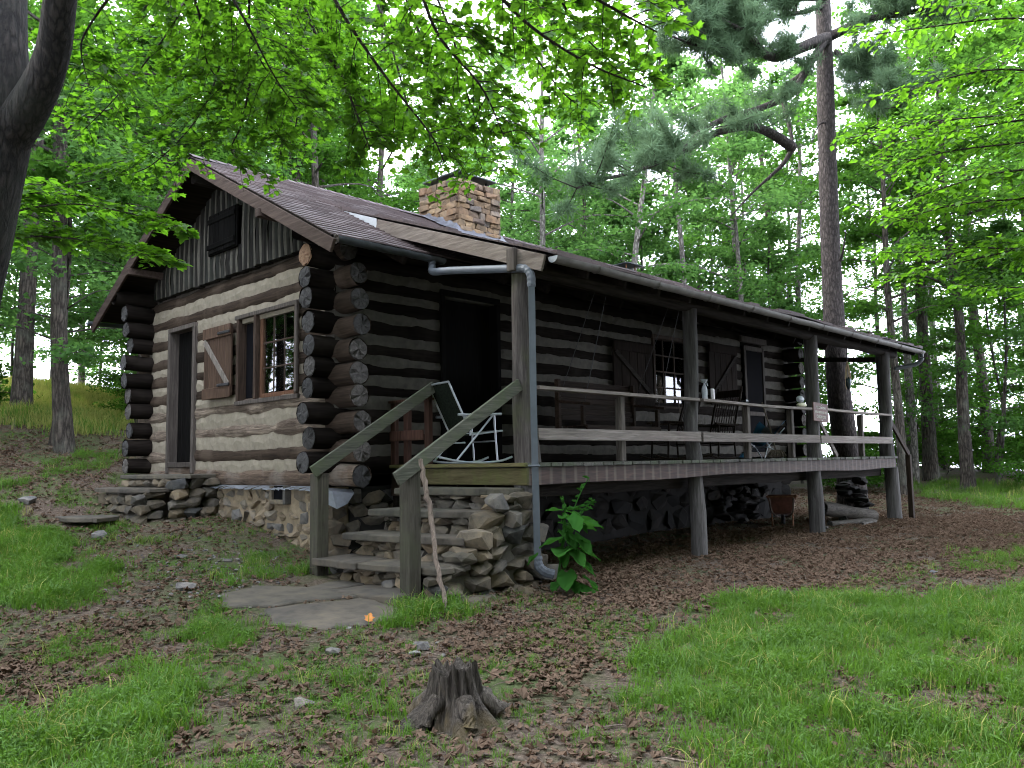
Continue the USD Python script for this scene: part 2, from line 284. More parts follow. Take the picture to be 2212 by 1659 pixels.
plain("can_silver", (0.42, 0.40, 0.40), 0.35, 0.6)
plain("shoe_blue", (0.025, 0.12, 0.24), 0.6)
plain("rubber_black", (0.012, 0.012, 0.013), 0.6)
plain("barrow_red", (0.20, 0.085, 0.06), 0.7, var=0.4, scale=10)
plain("rust", (0.22, 0.10, 0.05), 0.85, var=0.4)
plain("rope_tan", (0.42, 0.33, 0.20), 0.9)
plain("bottle_dark", (0.02, 0.035, 0.04), 0.15, spec=0.6)
plain("sign_brown", (0.105, 0.055, 0.045), 0.7, var=0.15)
plain("sign_letter", (0.36, 0.34, 0.29), 0.7)
plain("paper_white", (0.7, 0.7, 0.7), 0.7)
plain("mop_grey", (0.14, 0.11, 0.085), 0.95, var=0.4, scale=40, bump=0.8)
plain("leaf_orange", (0.42, 0.16, 0.03), 0.7)
mat("log_end", {"g": ("geometry", {}), "n": ("noise_texture", {"scale": 26.0, "detail": 7.0, "roughness": 0.7}), "n2": ("noise_texture", {"scale": 5.0, "detail": 4.0}), "oi": ("object_info", {}),
    "pk": ("rgb_ramp", {"ramp": [(0.0, (0.020, 0.019, 0.019)), (0.3, (0.060, 0.057, 0.056)), (0.6, (0.026, 0.024, 0.023)), (0.85, (0.095, 0.084, 0.074)), (1.0, (0.035, 0.031, 0.028))]}), "r": ("rgb_ramp", {"ramp": [(0.3, (0.35, 0.35, 0.35)), (0.7, (1.4, 1.4, 1.4))]}),
    "m": ("mix", {"mix_type": "multiply", "fac": 1.0}), "b": ("bump", {"strength": 0.7, "distance": 0.02}), "p": ("principled_bsdf", {"roughness": 0.85})},
    [("g.position", "n.vector"), ("g.position", "n2.vector"), ("oi.random", "pk.fac"), ("n.fac", "r.fac"), ("pk.color", "m.color1"), ("r.color", "m.color2"), ("m.color", "p.base_color"), ("n.fac", "b.height"), ("b.normal", "p.normal")], "p.BSDF")
mat("log_end_tan", {"g": ("geometry", {}), "n": ("noise_texture", {"scale": 30.0, "detail": 7.0, "roughness": 0.7}), "r": ("rgb_ramp", {"ramp": [(0.3, (0.10, 0.055, 0.03)), (0.7, (0.30, 0.18, 0.105))]}), "p": ("principled_bsdf", {"roughness": 0.85})},
    [("g.position", "n.vector"), ("n.fac", "r.fac"), ("r.color", "p.base_color")], "p.BSDF")
# roof shingles: brown red, tone per tab, pale spots of fallen debris left out (real pieces are scattered)
mat("shingle", {"g": ("geometry", {}), "mp": ("mapping", {"scale": (3.3, 7.5, 0.0)}), "wn": ("noise_texture", {"scale": 3.0, "detail": 3.0}), "n": ("noise_texture", {"scale": 60.0, "detail": 4.0, "roughness": 0.8}), "big": ("noise_texture", {"scale": 0.8, "detail": 4.0}),
    "r": ("rgb_ramp", {"ramp": [(0.0, (0.050, 0.036, 0.035)), (0.50, (0.083, 0.060, 0.057)), (1.0, (0.118, 0.090, 0.087))]}), "rb": ("rgb_ramp", {"ramp": [(0.35, (0.8, 0.78, 0.8)), (0.65, (1.2, 1.15, 1.12))]}), "rn": ("rgb_ramp", {"ramp": [(0.3, (0.7, 0.7, 0.7)), (0.7, (1.3, 1.3, 1.3))]}),
    "a": ("mix", {"mix_type": "multiply", "fac": 1.0}), "c": ("mix", {"mix_type": "multiply", "fac": 1.0}), "b": ("bump", {"strength": 0.35, "distance": 0.01}), "p": ("principled_bsdf", {"roughness": 0.8, "specular_ior_level": 0.35})},
    [("g.position", "mp.vector"), ("mp.vector", "wn.vector"), ("g.position", "n.vector"), ("g.position", "big.vector"), ("g.random_per_island", "r.fac"), ("big.fac", "rb.fac"), ("n.fac", "rn.fac"), ("r.color", "a.color1"), ("rb.color", "a.color2"), ("a.color", "c.color1"), ("rn.color", "c.color2"), ("c.color", "p.base_color"), ("n.fac", "b.height"), ("b.normal", "p.normal")], "p.BSDF")
# the deck's front board: red stain, washed pale under each gap between the deck boards
mat("fascia_streaked", {"g": ("geometry", {}), "sx": ("separate_xyz", {}), "w": ("wave_texture", {"wave_type": "bands", "bands_direction": "x", "profile": "sine", "scale": 1.571, "distortion": 2.6, "detail": 4.0, "detail_scale": 1.6, "phase": 0.6}), "mp": ("mapping", {"scale": (1.0, 1.0, 0.16)}),
    "n": ("noise_texture", {"scale": 14.0, "detail": 7.0, "roughness": 0.7}), "mg": ("mapping", {"scale": (0.8, 8.0, 8.0)}), "n2": ("noise_texture", {"scale": 6.0, "detail": 6.0, "distortion": 0.5}),
    "sc": ("math", {"math_type": "multiply", "value2": 0.8}), "r": ("rgb_ramp", {"ramp": [(0.76, (0, 0, 0)), (0.92, (0.36,)*3), (1.0, (0.5,)*3)]}), "base": ("rgb_ramp", {"ramp": [(0.3, (0.013, 0.006, 0.004)), (0.55, (0.036, 0.017, 0.011)), (0.75, (0.062, 0.032, 0.021))]}),
    "sum": ("math", {"math_type": "multiply_add", "value2": 0.42}), "mx": ("mix", {"color2": (0.105, 0.083, 0.068)}), "p": ("principled_bsdf", {"roughness": 0.8})},
    [("g.position", "mp.vector"), ("mp.vector", "w.vector"), ("mp.vector", "n.vector"), ("g.position", "mg.vector"), ("mg.vector", "n2.vector"), ("n.fac", "sum.value1"), ("w.fac", "sum.value3"), ("sum.value", "sc.value1"), ("sc.value", "r.fac"), ("n2.fac", "base.fac"), ("base.color", "mx.color1"), ("r.color", "mx.fac"), ("mx.color", "p.base_color")], "p.BSDF")
mat("pane", {"f": ("fresnel", {"IOR": 1.55}), "t": ("transparent_bsdf", {"color": (0.86, 0.9, 0.88)}), "g": ("glossy_bsdf", {"roughness": 0.015, "color": (1.0, 1.0, 1.0)}), "x": ("math", {"math_type": "multiply_add", "value2": 1.0, "value3": 0.03, "use_clamp": True}), "m": ("mix_closure", {})},
    [("f.fac", "x.value1"), ("x.value", "m.fac"), ("t.BSDF", "m.closure1"), ("g.BSDF", "m.closure2")], "m.closure")
bark("bark_maple", (0.0066, 0.0055, 0.0050), (0.0396, 0.0341, 0.0297), vs=15, stretch=5, moss=(0.0330, 0.0341, 0.0264))
bark("bark_forest", (0.022, 0.018, 0.015), (0.115, 0.098, 0.082), vs=10, stretch=6, moss=(0.10, 0.105, 0.085))
bark("bark_pale", (0.06, 0.055, 0.05), (0.25, 0.235, 0.21), vs=8, stretch=3, bump=0.5)
bark("bark_pine", (0.026, 0.022, 0.021), (0.088, 0.074, 0.070), vs=11, stretch=3.2, bump=0.9, dist=0.06)
bark("twig", (0.012, 0.010, 0.008), (0.05, 0.04, 0.032), vs=20, bump=0.3)
leafmat("leaf_maple", [(0.0475, 0.1150, 0.0083), (0.0769, 0.1673, 0.0149), (0.0623, 0.1411, 0.0115), (0.1040, 0.2025, 0.0215)], (2.2, 2.25, 1.3), tw=0.6, gloss=0.03)
leafmat("leaf_canopy", [(0.0313, 0.0782, 0.0142), (0.0522, 0.1115, 0.0214), (0.0400, 0.0939, 0.0157), (0.0678, 0.1321, 0.0285)], (2.2, 2.2, 1.35), tw=0.6, gloss=0)
leafmat("leaf_far", [(0.0440, 0.0998, 0.0308), (0.0651, 0.1357, 0.0420), (0.0528, 0.1158, 0.0308), (0.0880, 0.1597, 0.0588)], (2.25, 2.15, 1.45), tw=0.6, gloss=0)  # paler than the canopy leaves, distance haze put into the colour
leafmat("leaf_burdock", [(0.0280, 0.0920, 0.0176), (0.0400, 0.1120, 0.0240)], (1.6, 1.6, 1.0), tw=0.4, gloss=0)
leafmat("leaf_grass", [(0.0709, 0.1479, 0.0174), (0.1146, 0.2111, 0.0288), (0.0900, 0.1782, 0.0216), (0.1703, 0.2442, 0.0548)], (1.7, 1.7, 1.0), tw=0.42, gloss=0.02)
leafmat("leaf_grass_dry_sunlit", [(0.2438, 0.2600, 0.0813), (0.4875, 0.3900, 0.1950), (0.1950, 0.2762, 0.0650), (0.5525, 0.4387, 0.2438)], (1.3, 1.3, 1.0), tw=0.35, gloss=0)  # dry blades, brightened so sunlight on the meadow sits in the colour
leafmat("needle", [(0.0891, 0.1438, 0.0820), (0.1247, 0.1875, 0.1077), (0.1045, 0.1625, 0.0943)], (1.4, 1.4, 1.2), tw=0.3, gloss=0)
leafmat("litter", [(0.1175, 0.0811, 0.0582), (0.2154, 0.1567, 0.1148), (0.0636, 0.0424, 0.0307), (0.2840, 0.2194, 0.1657), (0.1469, 0.1032, 0.0728), (0.3231, 0.2627, 0.2061)], (1.1, 0.9, 0.8), tw=0.12, gloss=0)
mat("forest_floor", {"g": ("geometry", {}), "n1": ("noise_texture", {"scale": 38.0, "detail": 9.0, "roughness": 0.75}), "n2": ("noise_texture", {"scale": 1.3, "detail": 5.0, "roughness": 0.6}), "v": ("voronoi_texture", {"scale": 26.0, "feature": "f1"}),
    "r": ("rgb_ramp", {"ramp": [(0.28, (0.030, 0.022, 0.017)), (0.48, (0.095, 0.070, 0.052)), (0.66, (0.185, 0.145, 0.115)), (0.8, (0.27, 0.225, 0.19))]}),
    "rg": ("rgb_ramp", {"ramp": [(0.45, (0, 0, 0)), (0.62, (0.75,)*3)]}), "mg": ("mix", {"color2": (0.055, 0.085, 0.024)}), "vr": ("rgb_ramp", {"ramp": [(0.2, (1.15,)*3), (0.8, (0.65,)*3)]}), "mv": ("mix", {"mix_type": "multiply", "fac": 1.0}),
    "b": ("bump", {"strength": 0.9, "distance": 0.03}), "p": ("principled_bsdf", {"roughness": 0.95, "specular_ior_level": 0.15})},
    [("g.position", "n1.vector"), ("g.position", "n2.vector"), ("g.position", "v.vector"), ("n1.fac", "r.fac"), ("n2.fac", "rg.fac"), ("r.color", "mv.color1"), ("v.distance", "vr.fac"), ("vr.color", "mv.color2"), ("mv.color", "mg.color1"), ("rg.color", "mg.fac"), ("mg.color", "p.base_color"), ("n1.fac", "b.height"), ("b.normal", "p.normal")], "p.BSDF")
# ------------------------------------------------------------------ terrain
CTRL = np.array([(-5.8,-8.9,-1.55),(-8,-12,-1.6),(-4.6,-4.2,-1.42),(-1.4,-7.8,-1.46),(-2.7,-5.4,-1.43),(1.3,-7.2,-1.42),(7.6,-5.9,-1.42),(6,-14,-1.6),(16,-10,-1.45),
(-1.2,-2.5,-1.3),(-1.2,-1.2,-1.2),(.9,-2.6,-1.34),(4.6,-2.5,-1.38),(8.5,-2.5,-1.34),(12.35,-2.5,-1.33),(13.6,-2.5,-1.42),(-.1,.2,-1.08),(-.1,1.6,-.82),(-.1,3.3,-.66),(-.9,4.2,-.57),(-.5,5.5,-.14),
(-1.8,3,-.85),(-3,2,-1.0),(-4.5,0,-1.25),(-.4,8.3,.42),(-.9,12,1.25),(1.3,18,1.5),(1.5,17.5,1.45),(3.6,26,3.2),(-4,14,.9),(-9,8,-.3),(-9,16,.9),(-12,0,-1.2),
(6,6,-.3),(12,6.5,-.9),(3,1,-1.3),(9,1,-1.3),(12.5,2,-1.3),(16,-2,-1.35),(20,-1,-1.1),(24,-1,-.8),(18,5,-.9),(24,6,-.6),(14,14,.2),(8,20,1.3),(22,-8,-1.2),(28,-5,-.9)], float)
_rbf = RBFInterpolator(CTRL[:, :2], CTRL[:, 2], kernel="thin_plate_spline", smoothing=.01)
def ground(x, y):
    x = np.asarray(x, float); y = np.asarray(y, float); s = np.broadcast(x, y).shape
    x, y = np.broadcast_arrays(x, y); P = np.stack([x.ravel(), y.ravel()], 1); c = np.array([4., 2.]); d = np.linalg.norm(P-c, axis=1)
    Q = c + (P-c)*np.minimum(1, 27/np.maximum(d, 1e-6))[:, None]
    z = _rbf(Q) - np.maximum(0, d-27)*.12 - np.maximum(0, d-34)*.22
    z += 0.05*(meshkit.fbm(np.c_[P*0.9, np.zeros(len(P))], 3, 5)-0.5)
    return z.reshape(s)
def gz(x, y): return float(ground(np.array([x]), np.array([y]))[0])
_u = np.sinh(np.linspace(-3.6, 3.6, 330)); _u = _u/_u.max()
_xs, _ys = _u*240+1.0, _u*240-2.0
def _tf(U, V):
    z = ground(U, V) + 0.035*(meshkit.fbm(np.stack([U*5, V*5, 0*U], -1), 3, 2)-0.5)*np.exp(-((U**2+V**2)/900))
    return np.stack([U, V, z], -1)
_tv, _tfc = grid(_tf, _xs, _ys)
tag(usdkit.mesh(stage, "/World/forest_floor", (_tv, _tfc), M["forest_floor"], smooth=True), kind="structure")

# ------------------------------------------------------------------ the cabin
R0 = np.random.default_rng(11)
cabin = thing("log_cabin", "dark log cabin with pale chinking, stone foundation, brown shingled roof and raised porch", "cabin")
YF, YB, XN, XF = -0.03, 5.45, 0.12, 12.50          # centre lines of the four log walls
HR = 0.15                                          # from a wall's centre line to its outer face
def log_mesh(p0, p1, r, seed, sides=14, knob=0.075, wob=0.028):
    p0, p1 = np.asarray(p0, float), np.asarray(p1, float); L = np.linalg.norm(p1-p0); n = max(5, int(L/0.22)+2)
    t = np.linspace(0, 1, n); c = p0 + t[:, None]*(p1-p0); d = (p1-p0)/L
    nz = meshkit.fbm(np.c_[t*L*1.1, np.full(n, seed*3.7), np.zeros(n)], 3, seed)-0.5; c[:, 2] += wob*2*nz
    v, f = tube(c, r, sides, cap=False)
    ax = np.repeat(c, sides, 0); q = v-ax
    k = 1 + knob*4*(meshkit.fbm(np.c_[(ax@d)*2.2, q*9 + seed], 3, seed+1)-0.5)
    # hewn flat spots and lengthwise checks
    ang = np.tile(np.arange(sides), n); k -= 0.05*((ang*7+seed) % sides == 0)
    return ax + q*k[:, None], f
def end_disc(p, d, r, seed, sides=18):
    """Sawn end: a shallow dome with radial checks cut into it."""
    rng = np.random.default_rng(seed); d = unit(d); a = unit(np.cross(d, [0, 0, 1.0])); b = np.cross(a, d)
    g = np.arange(sides)*2*np.pi/sides; v = [np.asarray(p)+0.008*d]
    for rr, z in ((0.45, 0.006), (0.93, 0.0), (1.0, -0.012)):
        q = rr*r*(1+0.03*rng.normal(size=sides)); h = z + 0.006*rng.normal(size=sides)
        v += list(np.asarray(p) + q[:, None]*(np.cos(g)[:, None]*a + np.sin(g)[:, None]*b) + h[:, None]*d)
    v = np.array(v); f = [(0, 1+k, 1+(k+1) % sides) for k in range(sides)]
    for m in range(2):
        for k in range(sides):
            i, j = 1+m*sides+k, 1+m*sides+(k+1) % sides; f += [(i, i+sides, j), (j, i+sides, j+sides)]
    ck = rng.integers(0, sides, 2)
    for c in ck: v[1+c] -= 0.03*d; v[1+sides+c] -= 0.012*d
    f = np.array(f)
    n = np.cross(v[f[:, 1]]-v[f[:, 0]], v[f[:, 2]]-v[f[:, 0]])
    if (n@d).sum() < 0: f = f[:, ::-1]
    return v, f
_seed = [100]
def put_log(p0, p1, r, m, ends="", tan=False, name="log", label=None):
    """One log; ends names the ends that show ('0' and '1')."""
    _seed[0] += 1; s = _seed[0]
    l = obj(name, log_mesh(p0, p1, r, s, wob=.042 if m.startswith('log_weathered') else .028, knob=.15 if m.startswith('log_weathered') and np.linalg.norm(np.subtract(p1, p0)) > .9 else .035 if np.linalg.norm(np.subtract(p1, p0)) < .9 else .075), m, cabin, smooth=50, label=label); d = unit(np.subtract(p1, p0))
    for e in ends:
        obj("cut_end", end_disc(p0 if e == "0" else p1, -d if e == "0" else d, r*0.97, s*2+int(e)), "log_end_tan" if tan else "log_end", l)
    return l
def chink(lo, hi, axis, m="chinking", seed=0):
    """A run of chinking: a strip whose face is lumpy."""
    lo, hi = np.array(lo, float), np.array(hi, float); L = hi[axis]-lo[axis]; n = max(3, int(L/0.12)); rng = np.random.default_rng(seed+int(abs(lo.sum())*997) % 10000)
    t = np.linspace(lo[axis], hi[axis], n); o = 1-axis; v = []; f = []
    for k, a in enumerate(t):
        for (c, z) in ((lo[o], lo[2]), (lo[o], hi[2]), (hi[o], hi[2]), (hi[o], lo[2])):
            q = np.zeros(3); q[axis] = a; q[o] = c + rng.uniform(-.006, .006); q[2] = z; v.append(q)
        q = (v[-4]+v[-3])/2; q[o] -= rng.uniform(0.0, 0.030); q[2] += rng.uniform(-.25, .25)*(hi[2]-lo[2])*.5; v.append(q)
    for k in range(n-1):
        a, b = 5*k, 5*k+5
        for i, j in ((0, 4), (4, 1), (1, 2), (2, 3), (3, 0)): f += [(a+i, a+j, b+j), (a+i, b+j, b+i)]
    f += [(0, 1, 2), (0, 2, 3), (5*n-5, 5*n-3, 5*n-4), (5*n-5, 5*n-2, 5*n-3)]
    return np.array(v), np.array(f)
ZA = [0.05, 0.35, 0.65, 0.97, 1.24, 1.50, 1.80, 2.10, 2.36, 2.64]           # long walls
ZB = [-0.13, 0.18, 0.54, 0.86, 1.14, 1.44, 1.74, 2.07, 2.40, 2.74]          # gable walls
RA, RB = 0.138, 0.140
def spans(lo, hi, holes, z, half):
    """The stretches of lo..hi that no opening (a, b, z0, z1) interrupts at height z."""
    out = [(lo, hi)]
    for a, b, z0, z1 in holes:
        if z0 < z+half*0.4 and z1 > z-half*0.4: out = [q for s, e in out for q in ((s, min(e, a)), (max(s, b), e)) if q[1]-q[0] > 0.08]
    return out
H_FRONT = [(1.78, 2.92, -.3, 2.42), (7.02, 8.30, 1.05, 2.34), (10.38, 11.35, -.3, 2.50)]
H_NEAR = [(3.70, 4.60, -.02, 2.27), (0.68, 2.28, 0.98, 2.17)]
H_FAR = [(2.0, 3.6, 1.15, 2.45)]
H_BACK = [(5.0, 6.2, 1.0, 2.1)]
rp = np.random.default_rng(5)
for k, z in enumerate(ZA):
    e0, e1 = -0.33-rp.uniform(-.05, .06), 12.98+rp.uniform(-.05, .05)
    for s, e in spans(e0, e1, H_FRONT, z, RA):
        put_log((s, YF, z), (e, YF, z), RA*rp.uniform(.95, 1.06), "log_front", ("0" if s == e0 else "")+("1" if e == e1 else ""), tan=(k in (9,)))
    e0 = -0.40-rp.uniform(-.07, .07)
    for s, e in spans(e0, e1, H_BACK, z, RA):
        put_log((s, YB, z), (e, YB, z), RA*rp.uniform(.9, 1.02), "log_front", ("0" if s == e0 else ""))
    if k:
        for s, e in spans(0.02, 12.62, H_FRONT, (z+ZA[k-1])/2, RA):
            obj("chinking", chink((s, YF-HR+0.042, ZA[k-1]+.03), (e, YF+0.10, z-.03), 0, "chinking_shaded", k), "chinking_shaded", cabin)
            obj("chinking", chink((s, YB-0.10, ZA[k-1]+.03), (e, YB+0.10, z-.03), 0, "chinking_shaded", k+50), "chinking_shaded", cabin)
for k, z in enumerate(ZB):
    e0, e1 = -0.55-rp.uniform(-.06, .05), 5.9
    if k == len(ZB)-1: e0 = -0.30
    for s, e in spans(e0, e1, H_NEAR, z, RB):
        low = z < 0.98
        m_ = "log_weathered_low" if z < 0.0 else "log_weathered" if low and s > 0 or (low and z > 0.4 and s < 0) else "log_gable"
        # the weathered body stops short of the corner, where the crossing end has stayed dark
        if s == e0 and low:
            put_log((0.02, 0+s*0+0.02, z) if False else (XN, 0.02, z), (XN, e, z), RB*rp.uniform(.99, 1.08), m_)
            put_log((XN, s, z), (XN, 0.02, z), RB*rp.uniform(.97, 1.03), "log_gable" if z > -.05 else "log_weathered_low", "0", label="log end crossing the corner below the window" if k == 0 else None)
        else:
            put_log((XN, s, z), (XN, e, z), RB*rp.uniform(.96, 1.05), m_, ("0" if s == e0 else ""))
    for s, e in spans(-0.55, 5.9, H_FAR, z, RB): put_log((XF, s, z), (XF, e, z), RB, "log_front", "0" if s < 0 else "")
    if k:
        for s, e in spans(0.06, 5.40, H_NEAR, (z+ZB[k-1])/2, RB):
            c = chink((XN-HR+0.044, s, ZB[k-1]+.03), (XN+0.10, e, z-.03), 1, seed=k+200); obj("chinking", c, "chinking", cabin)
        for s, e in spans(0.06, 5.40, H_FAR, (z+ZB[k-1])/2, RB):
            obj("chinking", chink((XF-0.08, s, ZB[k-1]+.03), (XF+0.08, e, z-.03), 1, seed=k+300), "chinking_shaded", cabin)
obj("floor", box((0.2, 0.05, -0.12), (12.4, 5.35, -0.02)), "interior", cabin)
obj("ceiling", box((0.2, 0.05, 2.80), (12.4, 5.35, 2.86)), "interior", cabin)
obj("partition", box((5.0, 0.1, -0.02), (5.08, 5.3, 2.8)), "interior", cabin)

# gable: upright slabs with chinked joints over a timber
XG = -0.045
def gable_top(y): return 4.44-0.526*abs(2.71-y)
yy = 0.28; rg = np.random.default_rng(8); HATCH = (2.22, 3.08, 3.26, 3.86)
while yy < 5.14:
    w = rg.uniform(0.125, 0.165); a, b = yy, min(yy+w, 5.16); zt = min(gable_top(a), gable_top(b)); z0 = 2.86 + rg.uniform(-.015, .01)
    if zt - z0 > 0.06:
        for lo, hi in ([(z0, zt)] if b < HATCH[0]-.02 or a > HATCH[1]+.02 else [(z0, HATCH[2]), (HATCH[3], zt)]):
            if hi-lo < .04: continue
            n = max(3, int((hi-lo)/.25)+2); t = np.linspace(0, 1, n); P = []; F = []
            for i, tt in enumerate(t):
                o = rg.uniform(-.008, .008, 2); zz = lo+(hi-lo)*tt
                zz = zz if i < n-1 else hi
                P += [(XG+.08, a+o[0], zz), (XG-.012, a+o[0], zz), (XG-.042, a+w*.35+o[0], zz), (XG-.042, b-w*.3+o[1], zz), (XG-.012, b+o[1], zz), (XG+.08, b+o[1], zz)]
            if hi == zt: P[-6:] = [(p[0], p[1], gable_top(p[1])) for p in P[-6:]]
            for i in range(n-1):
                for j in range(5): q = 6*i+j; F += [(q, q+6, q+1), (q+1, q+6, q+7)]
            F += [(0, 1, 2), (0, 2, 3), (0, 3, 4), (0, 4, 5)]
            obj("gable_slab", (np.array(P), np.array(F)), "board_dark_vertical", cabin)
    if b < 5.1:
        g = (b+.013)
        for lo, hi in ([(2.87, gable_top(g))] if not HATCH[0]-.03 < g < HATCH[1]+.03 else [(2.87, HATCH[2]), (HATCH[3], gable_top(g))]):
            if hi-lo > .05: obj("chinking", chink((XG-.022, b-.012, lo), (XG+.05, b+.042, hi-.01), 1, seed=int(g*100)), "chinking_shaded", cabin)
    yy = b + 0.028
obj("gable_backing", (np.array([(XG+.08, 0.1, 2.75), (XG+.08, 5.3, 2.75), (XG+.08, 5.3, 3.05), (XG+.08, 2.71, 4.42), (XG+.08, 0.1, 3.05)]), np.array([(0, 4, 3), (0, 3, 2), (0, 2, 1)])), "interior", cabin)
obj("gable_backing", (np.array([(XF, 0.1, 2.75), (XF, 5.3, 2.75), (XF, 5.3, 3.05), (XF, 2.71, 4.42), (XF, 0.1, 3.05)]), np.array([(0, 4, 3), (0, 3, 2), (0, 2, 1)])), "board_dark_vertical", cabin)
h = obj("loft_shutter", bevbox((XG-.075, HATCH[0]-.02, HATCH[2]-.02), (XG-.045, HATCH[1]+.02, HATCH[3]+.02)), "door_dark", cabin, label="small dark shutter high in the gable")
for i in range(5): obj("board", bevbox((XG-.095, HATCH[0]+.17*i, HATCH[2]), (XG-.076, HATCH[0]+.17*i+.16, HATCH[3])), "door_dark", h)
obj("batten", bevbox((XG-.115, HATCH[0], HATCH[2]+.06), (XG-.096, HATCH[1], HATCH[2]+.14)), "door_dark", h); obj("batten", bevbox((XG-.115, HATCH[0], HATCH[3]-.14), (XG-.096, HATCH[1], HATCH[3]-.06)), "door_dark", h)

# gable door, window and its open shutter
d = obj("door", box((0.13, 3.74, 0.10), (0.17, 4.56, 2.24)), "door_dark", cabin, label="narrow dark plank door in the gable wall")
for i in range(5): obj("plank", bevbox((0.10, 3.745+.163*i, 0.10), (0.129, 3.745+.163*i+.156, 2.235)), "door_dark", d)
for a, b, z0, z1 in ((3.66, 3.735, -.08, 2.24), (4.565, 4.64, -.08, 2.24), (3.66, 4.64, 2.24, 2.31), (3.72, 4.58, 0.02, 0.10)):
    obj("door_frame", bevbox((-.055, a, z0), (0.14, b, z1)), "frame_grey", cabin)
obj("sill_log", bevbox((-0.03, 3.736, -0.14), (0.14, 4.564, 0.018)), "log_weathered_low", cabin)
w = obj("window", bevbox((0.16, 0.68, 0.98), (0.20, 0.93, 2.14)), "frame_dark", cabin, label="six-over-six window in the gable wall beside its open shutter")
for a, b, z0, z1 in ((0.66, 0.72, .95, 2.16), (2.24, 2.30, .95, 2.16), (0.60, 2.36, 2.16, 2.22), (0.62, 2.34, .90, .96), (1.74, 1.80, .962, 2.158)):
    obj("frame", bevbox((-.05, a, z0), (0.14, b, z1)), "frame_dark" if z0 > .92 and b-a < .1 else "frame_grey", w)
obj("screen_panel", box((0.08, 1.805, .965), (0.10, 2.235, 2.155)), "screen_black", w)
for a, b, z0, z1 in ((0.76, 0.81, .97, 2.15), (1.66, 1.735, .97, 2.15), (0.812, 1.658, 2.10, 2.15), (0.812, 1.658, .97, 1.03)):
    obj("sash", bevbox((0.02, a, z0), (0.06, b, z1)), "frame_red", w)
for i in range(1, 3): obj("muntin", bevbox((0.030, .812+.282*i-.01, 1.032), (0.052, .812+.282*i+.01, 2.098)), "frame_dark", w)
for i in range(1, 3): obj("muntin", bevbox((0.027, .814, 1.03+.357*i-.01), (0.055, 1.656, 1.03+.357*i+.01)), "frame_dark", w)
for i in range(3):
    for j in range(3): obj("pane", box((0.040, .812+.282*i+.012, 1.032+.357*j+.012), (0.044, .812+.282*(i+1)-.012, 1.032+.357*(j+1)-.014)), "pane", w)
obj("open_shutter", bevbox((-.095, 0.585, 0.98), (-.055, 0.635, 2.20)), "frame_grey", cabin, label="shutter folded edge-on beside the gable window")
def shutter(y0, y1, z0, z1, x, axis, m, brace, flip=1, label=None):
    """A plank shutter with two ledges and a diagonal brace; axis 1 lies along y (the gable), axis 0 along x (the front)."""
    def B(a, b, d0, d1, e0, e1): return bevbox((x-d1, a, e0), (x-d0, b, e1)) if axis == 1 else bevbox((a, x-d1, e0), (b, x-d0, e1))
    n = 5; s = obj("shutter", B(y0+.01, y1-.01, 0.0, .012, z0+.02, z1-.02), m, cabin, label=label); wd = (y1-y0)/n
    for i in range(n): obj("board", B(y0+wd*i+.004, y0+wd*(i+1)-.004, .013, .036, z0, z1), m, s)
    obj("ledge", B(y0, y1, .037, .062, z0-.02, z0+.15), m, s); obj("ledge", B(y0, y1, .037, .062, z1-.17, z1), m, s)
    p = (y1-.05, z1-.19) if flip > 0 else (y0+.05, z1-.19); q = (y0+.06, z0+.17) if flip > 0 else (y1-.06, z0+.17)
    P = [(x-.052, p[0], p[1]), (x-.052, q[0], q[1])] if axis == 1 else [(p[0], x-.052, p[1]), (q[0], x-.052, q[1])]
    obj("brace", beam(P[0], P[1], .028, .085, up=(0, 1, 0) if axis == 1 else (1, 0, 0)), brace, s)
    return s
shutter(2.37, 3.24, 1.05, 2.12, -0.055, 1, "shutter_wood", "brace_pale", 1, "brown plank shutter with a pale diagonal brace")
for z in (1.22, 2.0): obj("hinge", bevbox((-.14, 2.36, z-.02), (-.117, 2.72, z+.02)), "iron", cabin)

# front wall: door, window with two shutters, screen door
d = obj("door", box((1.83, -0.02, 0.02), (2.87, 0.03, 2.38)), "door_dark", cabin, label="black doorway on the porch behind the metal rocking chair")
for a, b, z0, z1 in ((1.76, 1.83, 0, 2.40), (2.87, 2.94, 0, 2.40), (1.76, 2.94, 2.402, 2.48)): obj("door_frame", bevbox((a, -.20, z0), (b, .02, z1)), "door_dark", cabin)
w = obj("window", bevbox((7.02, -.10, 1.02), (8.30, -.04, 1.07)), "frame_dark", cabin, label="porch window showing daylight through the cabin")
for a, b, z0, z1 in ((7.00, 7.07, 1.07, 2.30), (8.23, 8.30, 1.07, 2.30), (7.00, 8.30, 2.30, 2.37), (7.00, 8.30, .98, 1.018)): obj("frame", bevbox((a, -.19, z0), (b, -.02, z1)), "frame_dark", w)
for i in range(1, 3): obj("muntin", bevbox((7.07+.387*i-.018, -.10, 1.07), (7.07+.387*i+.018, -.06, 2.30)), "frame_dark", w)
for i in range(1, 4): obj("muntin", bevbox((7.072, -.097, 1.07+.3075*i-.014), (8.228, -.063, 1.07+.3075*i+.014)), "frame_dark", w)
for i in range(3):
    for j in range(4): obj("pane", box((7.07+.387*i+.02, -.082, 1.07+.3075*j+.016), (7.07+.387*(i+1)-.02, -.078, 1.07+.3075*(j+1)-.016)), "pane", w)
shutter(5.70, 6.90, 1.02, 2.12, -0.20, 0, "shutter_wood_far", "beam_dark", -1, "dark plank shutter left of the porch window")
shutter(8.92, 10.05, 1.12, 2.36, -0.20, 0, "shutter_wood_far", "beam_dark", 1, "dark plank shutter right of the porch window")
d = obj("screen_door", box((10.50, -.20, .06), (11.24, -.185, 2.42)), "screen_black", cabin, label="screen door with a pale frame at the far end of the porch")
